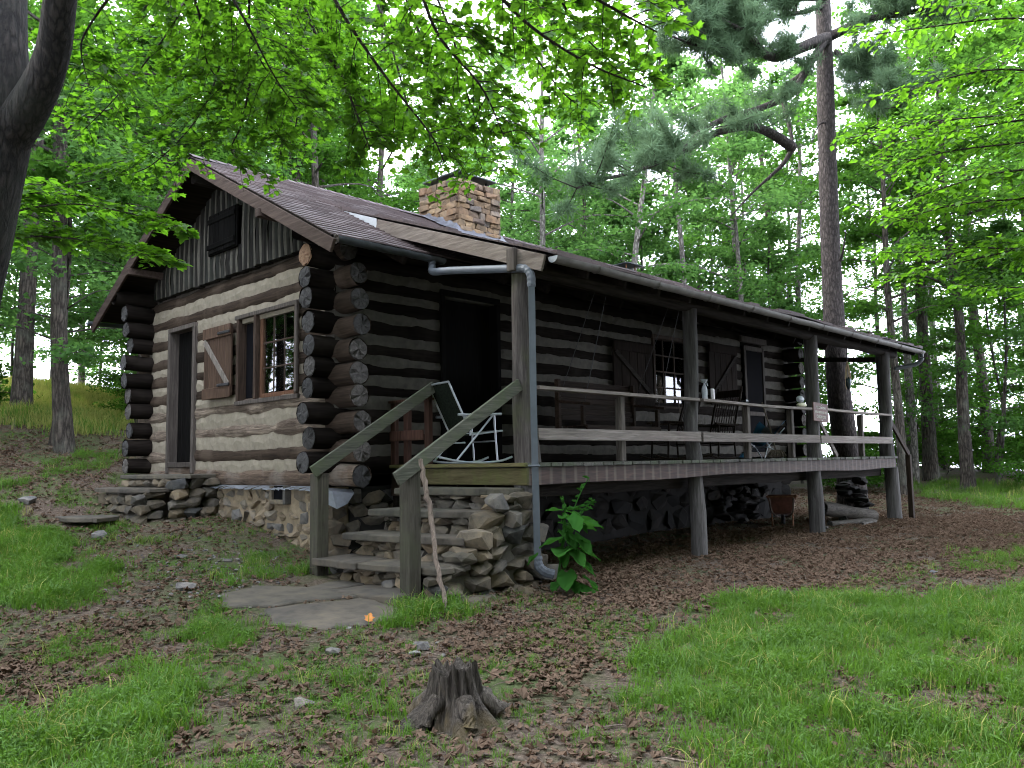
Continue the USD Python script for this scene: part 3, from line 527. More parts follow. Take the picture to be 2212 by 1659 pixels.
for a, b, z0, z1 in ((10.42, 10.50, .03, 2.46), (11.24, 11.32, .03, 2.46), (10.50, 11.24, 2.36, 2.46), (10.50, 11.24, .03, .14), (10.50, 11.24, .93, 1.02)): obj("frame", bevbox((a, -.225, z0), (b, -.186, z1)), "frame_grey", d)
obj("lintel", bevbox((10.30, -.24, 2.53), (11.44, -.16, 2.66)), "frame_grey", cabin)

# foundation: rubble set in mortar
f = obj("foundation", box((-.02, 0.02, -1.6), (0.34, 5.45, -.27)), "mortar", cabin, label="tan rubble stone foundation under the gable")
f2 = obj("foundation", box((0.342, 0.00, -1.6), (12.6, 0.34, -.27)), "mortar_deck_shade", cabin, label="rubble foundation behind the porch posts, deck shade put into its colour")
obj("foundation", box((0.342, 5.2, -1.2), (12.6, 5.45, -.1)), "mortar_grey", cabin); obj("foundation", box((12.3, 0.342, -1.7), (12.6, 5.19, -.27)), "mortar_grey", cabin)
VENT = (0.80, 1.20, -.49, -.25)
rs = np.random.default_rng(21)
def rubble(fr, a0, a1, ztop, zbot, place, m, size, skip=None):
    """Stones laid over a wall face: rough courses, no two alike."""
    z = ztop
    while z > -1.55:
        hh = rs.uniform(*size)*.62; a = a0 - rs.uniform(0, .1)
        while a < a1:
            w_ = rs.uniform(*size)*1.15; c = a + w_/2; zz = z-hh/2+rs.uniform(-.02, .02)
            if zz > zbot(c)-.12 and not (skip and skip[0]-w_*.4 < c < skip[1]+w_*.4 and skip[2]-hh*.5 < zz < skip[3]+hh*.5):
                R = rotx(rs.uniform(-.25, .25)) @ roty(rs.uniform(-.2, .2)) @ rotz(rs.uniform(-.2, .2))
                obj("stone", lump(rs, *place(c, zz, w_, hh*rs.uniform(.85, 1.15), rs.uniform(.10, .2)), R=R, n=14), m, fr)
            a += w_*rs.uniform(.86, 1.02)
        z -= hh*.93
rubble(f, 0.02, 5.1, -.30, lambda a: float(np.interp(a, [.2, 1.6, 3.3, 5.4], [-1.1, -.84, -.68, -.2])), lambda c, z, w_, h_, t: ((-.01, c, z), (t, w_, h_)), "stone_tan", (.13, .30), VENT)
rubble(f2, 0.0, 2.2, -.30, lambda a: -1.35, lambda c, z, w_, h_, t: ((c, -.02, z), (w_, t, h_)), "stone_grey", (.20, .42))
rubble(f2, 2.2, 12.4, -.32, lambda a: -1.2, lambda c, z, w_, h_, t: ((c, 0.0, z), (w_, t, h_)), "stone_deck_shade", (.34, .62))
v = obj("vent", box((-.075, VENT[0]+.06, VENT[2]+.06), (-.06, VENT[1]-.06, VENT[3]-.0)), "screen_black", f, label="square vent in the foundation")
for a, b, z0, z1 in ((VENT[0], VENT[0]+.058, VENT[2], VENT[3]), (VENT[1]-.058, VENT[1], VENT[2], VENT[3]), (VENT[0]+.06, VENT[1]-.06, VENT[2], VENT[2]+.058)): obj("vent_frame", bevbox((-.115, a, z0), (-.02, b, z1)), "stone_grey", f)
fl = MB(); tt = np.linspace(.05, 3.1, 26)
for a, b in zip(tt[:-1], tt[1:]):
    o = rs.uniform(-.012, .012, 4); fl.add((np.array([(-.13+o[0], a, -.285+o[1]), (-.13+o[2], b, -.285+o[3]), (.02, b, -.25), (.02, a, -.25), (-.13+o[0], a, -.297+o[1]), (-.13+o[2], b, -.297+o[3])]), np.array([(0, 3, 2), (0, 2, 1), (0, 1, 5), (0, 5, 4)])))
obj("flashing", fl.get(), "flashing_tin", cabin)
cr = np.array([(-.14, -.06, -.28), (-.12, -.30, -.30), (.12, -.42, -.33), (.22, -.22, -.29), (.02, -.05, -.27), (-.13, -.14, -.44), (-.05, -.30, -.52), (.08, -.34, -.46)])
obj("flashing", (cr, np.array([(0, 1, 5), (1, 6, 5), (1, 2, 7), (1, 7, 6), (0, 4, 3), (0, 3, 2), (0, 2, 1)])), "flashing_tin", cabin, label="crumpled sheet of tin under the corner logs")

# ------------------------------------------------------------------ roof
SL = 0.526; ZR = 4.62; X0, X1 = -0.60, 12.95; EAVE = -0.98; YBE = 6.40
def main_z(y): return ZR - SL*np.abs(2.71-y)
PS, PB = 0.35, 3.35                                  # porch roof: z = 3.35 + .35 y
def porch_z(y): return PB + PS*y
YJ = 1.06; XP = 0.82; YP = -3.02
roof = obj("roof", (np.array([(X0, EAVE, main_z(EAVE)-.06), (X1, EAVE, main_z(EAVE)-.06), (X1, 2.71, ZR-.06), (X0, 2.71, ZR-.06), (X0, YBE, main_z(YBE)-.06), (X1, YBE, main_z(YBE)-.06),
     (X0, EAVE, main_z(EAVE)-.025), (X1, EAVE, main_z(EAVE)-.025), (X1, 2.71, ZR-.025), (X0, 2.71, ZR-.025), (X0, YBE, main_z(YBE)-.025), (X1, YBE, main_z(YBE)-.025)]),
     np.array([(0, 3, 2), (0, 2, 1), (3, 4, 5), (3, 5, 2), (6, 7, 8), (6, 8, 9), (9, 8, 11), (9, 11, 10), (0, 1, 7), (0, 7, 6), (4, 10, 11), (4, 11, 5), (0, 6, 9), (0, 9, 3), (3, 9, 10), (3, 10, 4), (1, 2, 8), (1, 8, 7), (2, 5, 11), (2, 11, 8)])), "roof_underside", cabin)
rr = np.random.default_rng(31)
def shingles(x0, x1, y0, y1, zf, exposure, sag=0.012, ragged=0.0):
    """Courses of three-tab shingles: every tab its own piece, lapped over the course below."""
    b = MB(); dy = 1 if y1 > y0 else -1; L = abs(y1-y0)*math.hypot(1, (zf(y1)-zf(y0))/(y1-y0)); n = int(round(L/exposure)); ys = np.linspace(y0, y1, n+1); ph = 0
    for k in range(n):
        a, c = ys[k], ys[k+1]+dy*0.02; ph = (ph+.17) % .32; x = x0-ph
        while x < x1:
            s, e = max(x, x0)+.003, min(x+.318, x1)
            if e-s > .01:
                up = 0.015+rr.uniform(0, .007)+(ragged*rr.random()**6); o = rr.uniform(-.006, .006)
                P = np.array([(s, a-dy*(o+.0), zf(a)+up), (e, a-dy*o, zf(a)+up+rr.uniform(-.002, .002)), (e, c, zf(c)+.001), (s, c, zf(c)+.001), (s, a-dy*o, zf(a)-.002), (e, a-dy*o, zf(a)-.002)])
                P[:, 2] += sag*(np.sin(P[:, 0]*1.1)+.6*np.sin(P[:, 0]*2.7+1))
                b.add((P, np.array([(0, 1, 2), (0, 2, 3), (4, 5, 1), (4, 1, 0), (1, 5, 2), (0, 3, 4)]) if dy > 0 else np.array([(0, 2, 1), (0, 3, 2), (4, 1, 5), (4, 0, 1), (1, 2, 5), (0, 4, 3)])))
            x += .318
    return b.get()
obj("shingles", shingles(X0-.02, X1+.02, EAVE-.03, 2.70, main_z, .135), "shingle", roof, kind="stuff")
obj("shingles", shingles(X0-.02, X1+.02, YBE+.03, 2.72, main_z, .135), "shingle", roof, kind="stuff")
cap = MB(); x = X0-.03
while x < X1:
    cap.add((np.array([(x, 2.55, main_z(2.55)+.022), (x+.24, 2.55, main_z(2.55)+.014), (x+.24, 2.71, ZR+.020), (x, 2.71, ZR+.034), (x, 2.87, main_z(2.87)+.022), (x+.24, 2.87, main_z(2.87)+.014)]), np.array([(0, 1, 2), (0, 2, 3), (3, 2, 5), (3, 5, 4)]))); x += .2
obj("ridge_cap", cap.get(), "shingle", roof, kind="stuff")
# rake boards and eaves
def rake(y0, y1, x, m, drop=.055, hgt=.16, th=.04):
    return beam((x, y0, main_z(y0)-drop-hgt/2), (x, y1, main_z(y1)-drop-hgt/2), th, hgt, up=(0, 0, 1))
obj("rake_board", rake(2.69, EAVE-.06, X0-.01, "rake_board"), "rake_board", roof); obj("rake_board", rake(2.73, YBE+.10, X0-.01, "rake_board"), "rake_board", roof)
obj("rake_board", rake(2.69, EAVE, X1, "rake_board"), "rake_board", roof)
for y, s in ((0.62, 1), (4.85, -1)): obj("purlin_end", bevbox((X0-.06, y-.05, main_z(y)-.31), (0.05, y+.05, main_z(y)-.20)), "rake_board", roof)
obj("ridge_beam", log_mesh((X0+.05, 2.71, 4.30), (0.2, 2.71, 4.30), .09, 7), "beam_dark", roof)
for y in (-.55, 5.95): obj("plate_log", log_mesh((-.50 if y < 0 else -.62, y+.45*(1 if y < 0 else -1), 2.92), (X1-.2, y+.45*(1 if y < 0 else -1), 2.92), .13, 9), "log_front", roof, smooth=50)
for i in range(14):
    x = 0.5+i*.9; obj("rafter", beam((x, EAVE+.02, main_z(EAVE)-.13), (x, 2.6, main_z(2.6)-.13), .05, .13), "roof_underside", roof)

# porch roof with its side board, tin at the step in the roof, rafters and gutter
XE = 12.90
pr = obj("porch_roof", (np.array([(XP, YP, porch_z(YP)-.05), (XE, YP, porch_z(YP)-.05), (XE, YJ, porch_z(YJ)-.05), (XP, YJ, porch_z(YJ)-.05), (XP, YP, porch_z(YP)-.012), (XE, YP, porch_z(YP)-.012), (XE, YJ, porch_z(YJ)-.012), (XP, YJ, porch_z(YJ)-.012)]),
   np.array([(0, 3, 2), (0, 2, 1), (4, 5, 6), (4, 6, 7), (0, 1, 5), (0, 5, 4), (1, 2, 6), (1, 6, 5), (3, 0, 4), (3, 4, 7)])), "roof_underside", cabin)
obj("shingles", shingles(XP-.03, XE+.03, YP-.05, YJ+.05, lambda y: porch_z(y)+.004, .135, sag=.014, ragged=.05), "shingle", pr, kind="stuff")
obj("side_board", beam((XP-.022, 0.02, porch_z(0.02)-.012-.10), (XP-.022, YP+.02, porch_z(YP)-.012-.10), .035, .185), "fascia_pale", pr, label="pale board closing the porch roof's near side")
obj("flashing", (np.array([(XP-.03, YJ, porch_z(YJ)+.01), (XP-.03, 0.02, porch_z(0.02)-.005), (XP-.03, 0.02, main_z(0.02)+.015), (XP-.034, .4, porch_z(.4)-.01)]), np.array([(0, 2, 1)])), "flashing_white", pr, label="white tin triangle at the step in the roof")
for i in range(17):
    x = XP+.06+i*.745; obj("rafter", beam((x, YP+.06, porch_z(YP+.06)-.115), (x, -.14, porch_z(-.14)-.115), .05, .125), "roof_underside", pr)
obj("porch_beam", log_mesh((XP-.02, -2.5, 2.27), (12.75, -2.5, 2.22), .105, 15), "beam_dark", pr, smooth=50)
obj("beam_end", bevbox((XP-.10, -2.62, 2.16), (XP-.025, -2.50, 2.42)), "frame_grey", pr)
obj("tie_beam", beam((12.25, -2.45, 2.06), (12.55, -.2, 2.30), .09, .10), "beam_dark", pr)
obj("loose_shingle", (np.array([(9.0, YP-.06, porch_z(YP)+.03), (10.1, YP-.07, porch_z(YP)+.05), (10.2, YP+.4, porch_z(YP+.4)+.07), (9.2, YP+.35, porch_z(YP+.35)+.045), (9.6, YP-.02, porch_z(YP)+.075)]), np.array([(0, 1, 4), (1, 2, 4), (2, 3, 4), (3, 0, 4)])), "shingle", pr)
obj("loose_shingle", (np.array([(11.0, YP-.05, porch_z(YP)+.02), (11.9, YP-.06, porch_z(YP)+.03), (11.8, YP+.3, porch_z(YP+.3)+.05), (11.1, YP+.3, porch_z(YP+.3)+.035)]), np.array([(0, 1, 2), (0, 2, 3)])), "shingle", pr)
def gutter(x0, x1, y, z, r, drop=0.0, jog=None, n=24):
    """Half-round trough with a rolled rim and thickness."""
    xs = np.linspace(x0, x1, n); a = np.linspace(math.pi, 2*math.pi, 9); prof = [(math.cos(t)*r, math.sin(t)*r) for t in a] + [(math.cos(t)*(r-.006), math.sin(t)*(r-.006)) for t in a[::-1]]
    rgx = np.random.default_rng(3); v = []; f = []; m = len(prof)
    for i, x in enumerate(xs):
        dz = drop*(x-x0)/(x1-x0) + rgx.uniform(-.004, .004); v += [(x, y+p, z+q+dz) for p, q in prof]
    for i in range(n-1):
        for j in range(m): k = (j+1) % m; f += [(i*m+j, i*m+k, (i+1)*m+k), (i*m+j, (i+1)*m+k, (i+1)*m+j)]
    return np.array(v), np.array(f)
g = obj("gutter", gutter(X0+.02, 1.05, EAVE-.07, main_z(EAVE)-.055, .068), "gutter_dark", cabin, smooth=40, label="short dark gutter on the near eave")
obj("gutter_end", end_disc((X0+.015, EAVE-.07, main_z(EAVE)-.085), (-1, 0, 0), .062, 4), "frame_grey", g)
obj("strap", beam((X0+.12, EAVE-.07, main_z(EAVE)-.145), (X0+.26, EAVE+.06, main_z(EAVE)-.10), .03, .006), "metal_grey", g)
g = obj("gutter", gutter(XP+.02, 12.80, YP-.075, porch_z(YP)-.045, .070, -.03, n=40), "gutter_grey", cabin, smooth=40, label="long grey gutter along the porch eave")
xs_ = 1.6
while xs_ < 12.7:
    aa = np.linspace(math.pi, 2*math.pi, 9); obj("joint", tube([(xs_, YP-.075+math.cos(t)*.073, porch_z(YP)-.047-.03*(xs_-XP)/12+math.sin(t)*.073) for t in aa], .006, 4), "gutter_grey", g); xs_ += 1.22
en = np.array([(XP+.02, YP-.075, porch_z(YP)-.045)] + [(XP+.02, YP-.075+math.cos(t)*.07, porch_z(YP)-.045+math.sin(t)*.07) for t in np.linspace(math.pi, 2*math.pi, 11)])
obj("gutter_end", (en, np.array([(0, k+1, k) for k in range(1, 11)])), "flashing_white", g)
g = obj("gutter", gutter(X0-.1, 4.0, YBE+.10, main_z(YBE)-.06, .068), "metal_spout", cabin, smooth=40)
# downspout: from the near gutter, across to the porch post, down to the ground
dsp = obj("downspout", tube(curve([(.86, EAVE-.07, 2.60), (.86, EAVE-.07, 2.50), (.80, EAVE-.16, 2.41), (.79, -1.5, 2.36), (.80, -2.55, 2.20)], 26), .047, 10), "metal_grey", cabin, smooth=40, label="galvanised downspout running across to the post and down it")
elb = curve([(.80, -2.50, 2.205), (.80, -2.72, 2.17), (.80, -2.80, 2.08), (.80, -2.81, 1.95)], 15)
obj("elbow", tube(elb, [.052 if k % 2 else .047 for k in range(15)], 10), "metal_grey", dsp)
obj("leader", tube([(.80, -2.81, 1.97), (.805, -2.80, .6), (.83, -2.79, -1.02)], .050, 4), "metal_spout", dsp)
for z in (0.0,): obj("strap", tube([(.80+.058*math.cos(t), -2.80+.058*math.sin(t), z-.03) for t in np.linspace(0, 6.28, 14)], .012, 4), "metal_spout", dsp)
obj("elbow", tube(curve([(.83, -2.79, -1.0), (.835, -2.80, -1.10), (.88, -2.85, -1.17), (.95, -2.92, -1.20)], 13), [.055 if k % 2 else .050 for k in range(13)], 10, cap=False), "metal_grey", dsp)
obj("mouth", tube(curve([(.90, -2.87, -1.175), (.945, -2.915, -1.198)], 3), .045, 10), "screen_black", dsp)
sp2 = obj("downspout", tube(curve([(12.72, YP-.075, 2.17), (12.72, YP-.07, 2.03), (12.62, YP+.05, 1.93), (12.3, -2.68, 1.85)], 18), .045, 8), "gutter_dark", cabin, smooth=40, label="dark curved spout at the far end of the porch gutter")

# chimney
ch = obj("chimney", box((4.06, 1.96, 3.4), (4.98, 2.86, 5.10)), "mortar_grey", cabin, label="tan stone chimney with a flat metal cap")
rc = np.random.default_rng(41); z = 3.95
while z < 5.12:
    hh = rc.uniform(.085, .135)
    for face in range(4):
        a, e = (4.0, 5.04) if face % 2 == 0 else (1.90, 2.92)
        while a < e-.05:
            w_ = min(rc.uniform(.13, .33), e-a); c = a+w_/2; t = rc.uniform(.15, .24); dh = rc.uniform(.80, 1.02)
            ctr = [(c, 1.955, z+hh/2), (5.0, c, z+hh/2), (c, 2.87, z+hh/2), (4.045, c, z+hh/2)][face]; sz = (w_*.97, t, hh*dh) if face % 2 == 0 else (t, w_*.97, hh*dh)
            q = box(-np.array(sz)/2, np.array(sz)/2); p = np.repeat(q[0], 3, 0); p = p*(1-.16*rc.random((len(p), 1))) + rc.uniform(-1, 1, p.shape)*np.array([.024, .024, .018])
            if ctr[2] > main_z(ctr[1])-.15: obj("stone", xf(hull(p), rotx(rc.uniform(-.04, .04)) @ roty(rc.uniform(-.04, .04)), ctr), "stone_chimney", ch)
            a += w_+.006
    z += hh+.004
obj("cap", bevbox((4.02, 1.92, 5.33), (5.02, 2.92, 5.36)), "cap_metal", ch, label="flat metal cap")
for x, y in ((4.15, 2.05), (4.88, 2.05), (4.15, 2.78), (4.88, 2.78)): obj("cap_leg", bevbox((x-.02, y-.02, 5.1), (x+.02, y+.02, 5.329)), "iron", ch)
tr = MB(); rt_ = np.random.default_rng(4)
ring = [np.array(q) for q in ((3.93, 2.84), (3.93, 1.86), (5.11, 1.86), (5.11, 2.84))]; path_ = []
for a, b in zip(ring[:-1], ring[1:]): path_ += [a+(b-a)*t for t in np.linspace(0, 1, 11)[:-1]]
path_.append(ring[-1]); rows = []
for k, q in enumerate(path_):
    o = np.array([-1.0 if q[0] < 3.95 else 1.0 if q[0] > 5.09 else 0.0, -1.0 if q[1] < 1.88 else 0.0])*rt_.uniform(.10, .22); i_ = -o*.1; up = rt_.uniform(.07, .17)
    rows.append([(*(q+i_), main_z(q[1])+up), (*(q+o*.25), main_z(q[1]+o[1]*.25)+.05), (*(q+o), main_z(q[1]+o[1])+.024)])
v_ = np.array(rows).reshape(-1, 3); f_ = []
for k in range(len(rows)-1):
    for j in range(2): c = 3*k+j; f_ += [(c, c+1, c+4), (c, c+4, c+3)]
tr.add((v_, np.array(f_)))
obj("tar_collar", tr.get(), "tar", ch, smooth=True, label="black tarred collar where the chimney meets the shingles")
vc = obj("flue", bevbox((10.45, 2.85, 4.40), (10.85, 3.25, 4.72)), "cap_metal", cabin, label="small flue with a metal cap behind the ridge")
obj("flue_cap", hull(np.array([(10.32, 2.72, 4.82), (10.98, 2.72, 4.82), (10.98, 3.38, 4.82), (10.32, 3.38, 4.82), (10.32, 2.72, 4.835), (10.98, 2.72, 4.835), (10.98, 3.38, 4.835), (10.32, 3.38, 4.835), (10.65, 3.05, 4.92)])), "cap_metal", vc)
for x, y in ((10.47, 2.87), (10.83, 2.87), (10.47, 3.23), (10.83, 3.23)): obj("flue_leg", bevbox((x-.015, y-.015, 4.721), (x+.015, y+.015, 4.819)), "rust", vc)

# ------------------------------------------------------------------ porch
rd = np.random.default_rng(51)
dk = obj("porch_deck", box((.90, -2.55, -.20), (12.12, -.25, -.06)), "beam_dark", cabin, label="raised porch deck with a red-brown streaked front board")
x = .84
while x < 12.18:
    w_ = rd.uniform(.190, .202); y0 = -2.665 - rd.uniform(-.012, .016)
    obj("deck_board", bevbox((x, y0, -.045+rd.uniform(-.003, .003)), (x+w_-.009, -.19, 0.0+rd.uniform(-.003, .003)), .004), "deck_board", dk); x += w_
fb = MB()
n = 40
for i in range(n):
    a, b = .86+11.3*i/n, .86+11.3*(i+1)/n
    s = lambda t: -.012*math.sin(t*.8)-.010*math.sin(t*1.9+1)
    fb.add((np.array([(a, -2.64, -.235+s(a)), (b, -2.64, -.235+s(b)), (b, -2.60, -.235+s(b)), (a, -2.60, -.235+s(a)), (a, -2.64, -.047), (b, -2.64, -.047), (b, -2.60, -.047), (a, -2.60, -.047)]), BOXF[[0, 1, 2, 4]]))
fb.add(box((.855, -2.64, -.235), (.86, -2.60, -.047)))
obj("front_board", fb.get(), "fascia_streaked", dk, label="red-brown front board with pale drip streaks")
obj("side_beam", bevbox((.83, -2.655, -.245), (.875, -.85, -.052)), "beam_green", dk, label="mossy board under the near end of the deck")
obj("side_beam", bevbox((.85, -.845, -.40), (.90, -.20, -.052)), "frame_dark", dk)
obj("edge_board", bevbox((.79, -2.67, -.040), (.838, -.24, 0.004)), "beam_green", dk)
for i in range(5): obj("joist", bevbox((1.0, -2.35+.5*i, -.40), (12.1, -2.30+.5*i, -.21)), "beam_dark", dk)
def rough_post(pts, rad, m, seed, sides=14, name="porch_post", label=None):
    p = curve(pts, 26); r = np.interp(np.linspace(0, 1, 26), np.linspace(0, 1, len(rad)), rad)
    v, f_ = tube(p, r, sides); ax = np.repeat(p, sides, 0); q = v-ax
    k = 1+.20*(meshkit.fbm(np.c_[q[:, :2]*14+seed, ax[:, 2]*1.3], 3, seed)-.5)
    return obj(name, (ax+q*k[:, None], f_), m, cabin, smooth=60, label=label)
rough_post([(1.00, -2.52, 0.0), (.985, -2.5, .5), (.965, -2.5, 1.2), (.96, -2.5, 2.22)], [.150, .140, .118, .112], "post_porch_near", 3, label="thick grey porch post at the head of the steps, green near its foot")
rough_post([(.99, -2.5, -1.5), (1.0, -2.5, -.8), (.99, -2.5, -.24)], [.155, .150, .145], "post_grey", 4, label="lower part of the near porch post")
for i, (x0, xb, r) in enumerate(((4.50, 4.58, .105), (8.56, 8.52, .12), (12.10, 12.30, .135))):
    rough_post([(x0+.05 if i == 0 else x0, -2.5, -.0), (x0-.02, -2.5, .45), (x0+.03, -2.5, 1.1), (x0+.05, -2.5, 2.2)], [r*1.12, r*.95, r, r], "post_grey", 6+i)
    rough_post([(xb, -2.5, -1.55), (xb, -2.5, -.8), (xb-.05, -2.5, -.235)], [r*1.15, r*1.08, r*1.02], "post_grey", 16+i)
# railing along the front
px = [.98, 4.55, 8.54, 12.12]; sag = [.0, -.012, 0]
for i in range(3):
    a, b = px[i]+(.10 if i == 0 else .06), px[i+1]-.04
    P = [(a, -2.60, .855+.008*i), ((a+b)/2, -2.60, .855+sag[i]), (b, -2.60, .86)]
    for p, q in zip(P[:-1], P[1:]): obj("top_rail", beam(p, q, .10, .042), "rail_grey", cabin)
    obj("lower_rail", beam((a-.02, -2.615, .325), (b+.02, -2.615, .33), .036, .135), "rail_grey", cabin)
for x in (2.72, 6.02, 7.55, 10.6, 11.35)[:5]:
    if x == 11.35: continue
    obj("baluster", bevbox((x-.045, -2.597, 0.004), (x+.045, -2.555, .83)), "frame_grey", cabin)
    obj("baluster", bevbox((x-.045, -2.552, 0.004), (x-.005, -2.50, .82)), "frame_grey", cabin)
obj("brace", beam((8.62, -2.53, .78), (9.45, -2.53, .02), .04, .09, up=(0, 0, 1)), "rail_grey", cabin)
# red rail on the near end, between the wall and the steps
for y, zt in ((-.91, .90), (-.49, .80), (-.22, .84)): obj("end_post", bevbox((.865, y-.045, 0.006), (.935, y+.045, zt)), "rail_red", cabin)
obj("end_rail", bevbox((.83, -.95, .81), (.97, -.17, .845)), "rail_red", cabin); obj("end_rail", bevbox((.838, -.865, .31), (.863, -.18, .44)), "rail_red", cabin)
obj("end_post", bevbox((.90, -.23, -.60), (1.02, -.17, -.046)), "beam_dark", cabin)
# far steps' rail
fs = thing("stair_rail", "dark wooden rail and post beside the far porch steps", "handrail")
obj("rail", beam((12.35, -2.52, .72), (13.32, -2.52, .03), .045, .12), "frame_dark", fs); obj("post", bevbox((13.26, -2.56, -1.6), (13.37, -2.46, .03)), "frame_dark", fs)
# ------------------------------------------------------------------ stone steps and their hand rails
rt3 = np.random.default_rng(61)
steps = thing("stone_steps", "rough stone steps of grey flags climbing to the porch", "steps")
def wavy(poly, amp=.03, n=4):
    out = []; poly = np.asarray(poly, float)
    for a, b in zip(poly, np.roll(poly, -1, 0)):
        for k in range(n): out.append(a+(b-a)*k/n + rt3.uniform(-amp, amp, 2))
    return np.array(out)
TREADS = [(-1.22, [[(-1.22, -1.02), (-.62, -.92), (-.66, -1.72), (-1.16, -1.74)], [(-1.15, -1.76), (-.60, -1.75), (-.52, -2.46), (-1.00, -2.62)]]),
          (-1.00, [[(-.80, -.96), (-.25, -.92), (-.24, -1.66), (-.76, -1.68)], [(-.75, -1.70), (-.24, -1.69), (-.12, -2.74), (-.57, -2.78)]]),
          (-.745, [[(-.44, -.98), (.10, -.95), (.12, -1.86), (-.34, -1.86)], [(-.33, -1.88), (.12, -1.88), (.20, -2.66), (-.16, -2.68)]]),
          (-.50, [[(-.10, -1.0), (.45, -.96), (.48, -2.0), (.04, -2.0)], [(.05, -2.02), (.48, -2.02), (.52, -2.60), (.18, -2.60)]]),
          (-.275, [[(.28, -.98), (.84, -.95), (.84, -2.58), (.68, -2.60), (.44, -2.30)]])]
def chunk(p, m, w_, d_, h_, tilt=.12):
    R = rotz(rt3.uniform(-.25, .25)) @ rotx(rt3.uniform(-tilt, tilt)) @ roty(rt3.uniform(-tilt, tilt))
    obj("stone", lump(rt3, p, (w_*1.06, d_, h_*1.10), R=R, n=26, sq=.95), m, steps)
prev = -1.55
for k, (z, ps) in enumerate(TREADS):
    xf0 = min(q[0] for p in ps for q in p)
    for p in ps: obj("tread", slab(wavy(p, .022, 5), z-.062-rt3.uniform(0, .02), z+rt3.uniform(-.008, .008)), "flagstone", steps)
    zt = z-.07; zb = (TREADS[k-1][0]-.03) if k else -1.48
    xfr = [-1.05, -.62, -.26, .10, .46][k]
    y = -1.0
    while y > -2.62:       # riser stones
        w_ = rt3.uniform(.13, .30); zz = zb
        while zz < zt-.03:
            h_ = min(rt3.uniform(.09, .15), zt-zz); chunk((xfr+.09+rt3.uniform(-.03, .03)+(.04 if y < -2 else 0), y-w_/2, zz+h_/2), "stone_grey" if rt3.random() < .55 else "stone_tan", rt3.uniform(.2, .28), w_*.98, h_*.98); zz += h_
        y -= w_
    obj("core", box((xfr+.14, -2.665-.003*k, -1.6), (min(xfr+.58, .84-.003*k), -.98, zt-.005-.002*k)), "mortar_grey", steps)
# flank of dry-laid stone on the right
z = -1.45
while z < -.33:
    h_ = rt3.uniform(.13, .22); x = float(np.interp(z, [-1.45, -1.2, -.95, -.7, -.45, -.3], [-.65, -.55, -.25, .05, .30, .45]))
    while x < .80:
        w_ = rt3.uniform(.20, .46); chunk((x+w_/2, -2.63+rt3.uniform(-.03, .02), z+h_/2), ["stone_grey", "stone_grey", "stone_grey", "stone_tan"][rt3.integers(4)], w_*.98, rt3.uniform(.24, .34), h_*.96, .08); x += w_
    z += h_*.95
for i in range(9): chunk((rt3.uniform(-.5, 1.05), rt3.uniform(-3.05, -2.8), -1.36), "stone_grey", rt3.uniform(.15, .35), rt3.uniform(.15, .3), rt3.uniform(.07, .14))
def handrail(p0, p1, post, w_, lab, mr, mp):
    t = thing("stair_rail", lab, "handrail")
    obj("rail", beam(p0, p1, .042, .135), mr, t); obj("post", bevbox((post[0]-w_/2, post[1]-w_/2, -1.62), (post[0]+w_/2, post[1]+w_/2, post[2]), .006), mp, t)
handrail((-.82, -.98, -.06), (.94, -.985, .985), (-.69, -.91, -.08), .15, "greenish wooden hand rail on the left side of the stone steps, by the log ends", "rail_green", "post_green")
handrail((-.93, -2.60, -.13), (.84, -2.56, .88), (-.70, -2.52, -.02), .15, "weathered wooden hand rail on the right side of the stone steps, behind the leaning stick", "rail_green", "post_green")
sk = curve([(-.72, -2.70, .06), (-.71, -2.78, -.25), (-.70, -2.84, -.52), (-.76, -2.98, -.9), (-.80, -3.12, -1.2), (-.86, -3.26, -1.44)], 30); sk += rt3.normal(size=sk.shape)*.006
tag(obj("walking_stick", tube(sk, np.linspace(.026, .018, 30)*(1+.12*rt3.normal(size=30)), 8), "stick_bark", smooth=50), "crooked bare stick leaning on the right hand rail of the steps", "stick")

# door stoop on the gable: two flags on rubble
st = thing("stoop", "low grey stone stoop with two flags below the gable door", "steps")
obj("tread", slab(wavy([(-.72, 4.78), (-.08, 4.85), (-.08, 2.82), (-.50, 2.72), (-.74, 3.2)], .03), -.15, -.085), "flagstone", st)
obj("tread", slab(wavy([(-1.12, 4.75), (-.60, 4.75), (-.58, 3.10), (-.98, 3.02), (-1.18, 3.6)], .03), -.34, -.275), "flagstone", st)
obj("core", box((-.56, 3.02, -1.0), (-.03, 4.7, -.155)), "mortar_grey", st); obj("core", box((-.98, 3.26, -1.0), (-.57, 4.6, -.345)), "mortar_grey", st)
def stchunk(p, w_, d_, h_, m="stone_grey"):
    obj("stone", lump(rt3, p, (w_*1.04, d_*1.02, h_*1.04), R=rotx(rt3.uniform(-.15, .15)) @ roty(rt3.uniform(-.15, .15)), n=24, sq=.85), m, st)
for z in (-.44, -.58, -.72):
    for y in np.arange(3.15, 4.7, .26): stchunk((-1.03, y+rt3.uniform(-.04, .04), z), .2, .28, .15)
for z in (-.22, -.36, -.5, -.64, -.78):
    for x in (-.60, -.36, -.13): stchunk((x+rt3.uniform(-.05, .05), 2.88, z), .30, .22, .15)
    stchunk((-.85, 3.14, z-.15), .3, .2, .15)
for y in np.arange(3.2, 4.7, .27): stchunk((-.66, y, -.21), .16, .28, .11)
tag(obj("flagstone", slab(wavy([(-1.75, 4.4), (-1.25, 4.5), (-1.22, 3.3), (-1.6, 3.1), (-1.9, 3.7)], .04), gz(-1.5, 3.9)-.03, gz(-1.5, 3.9)+.035), "flagstone"), "thin loose flag lying in the grass below the stoop", "flagstone")
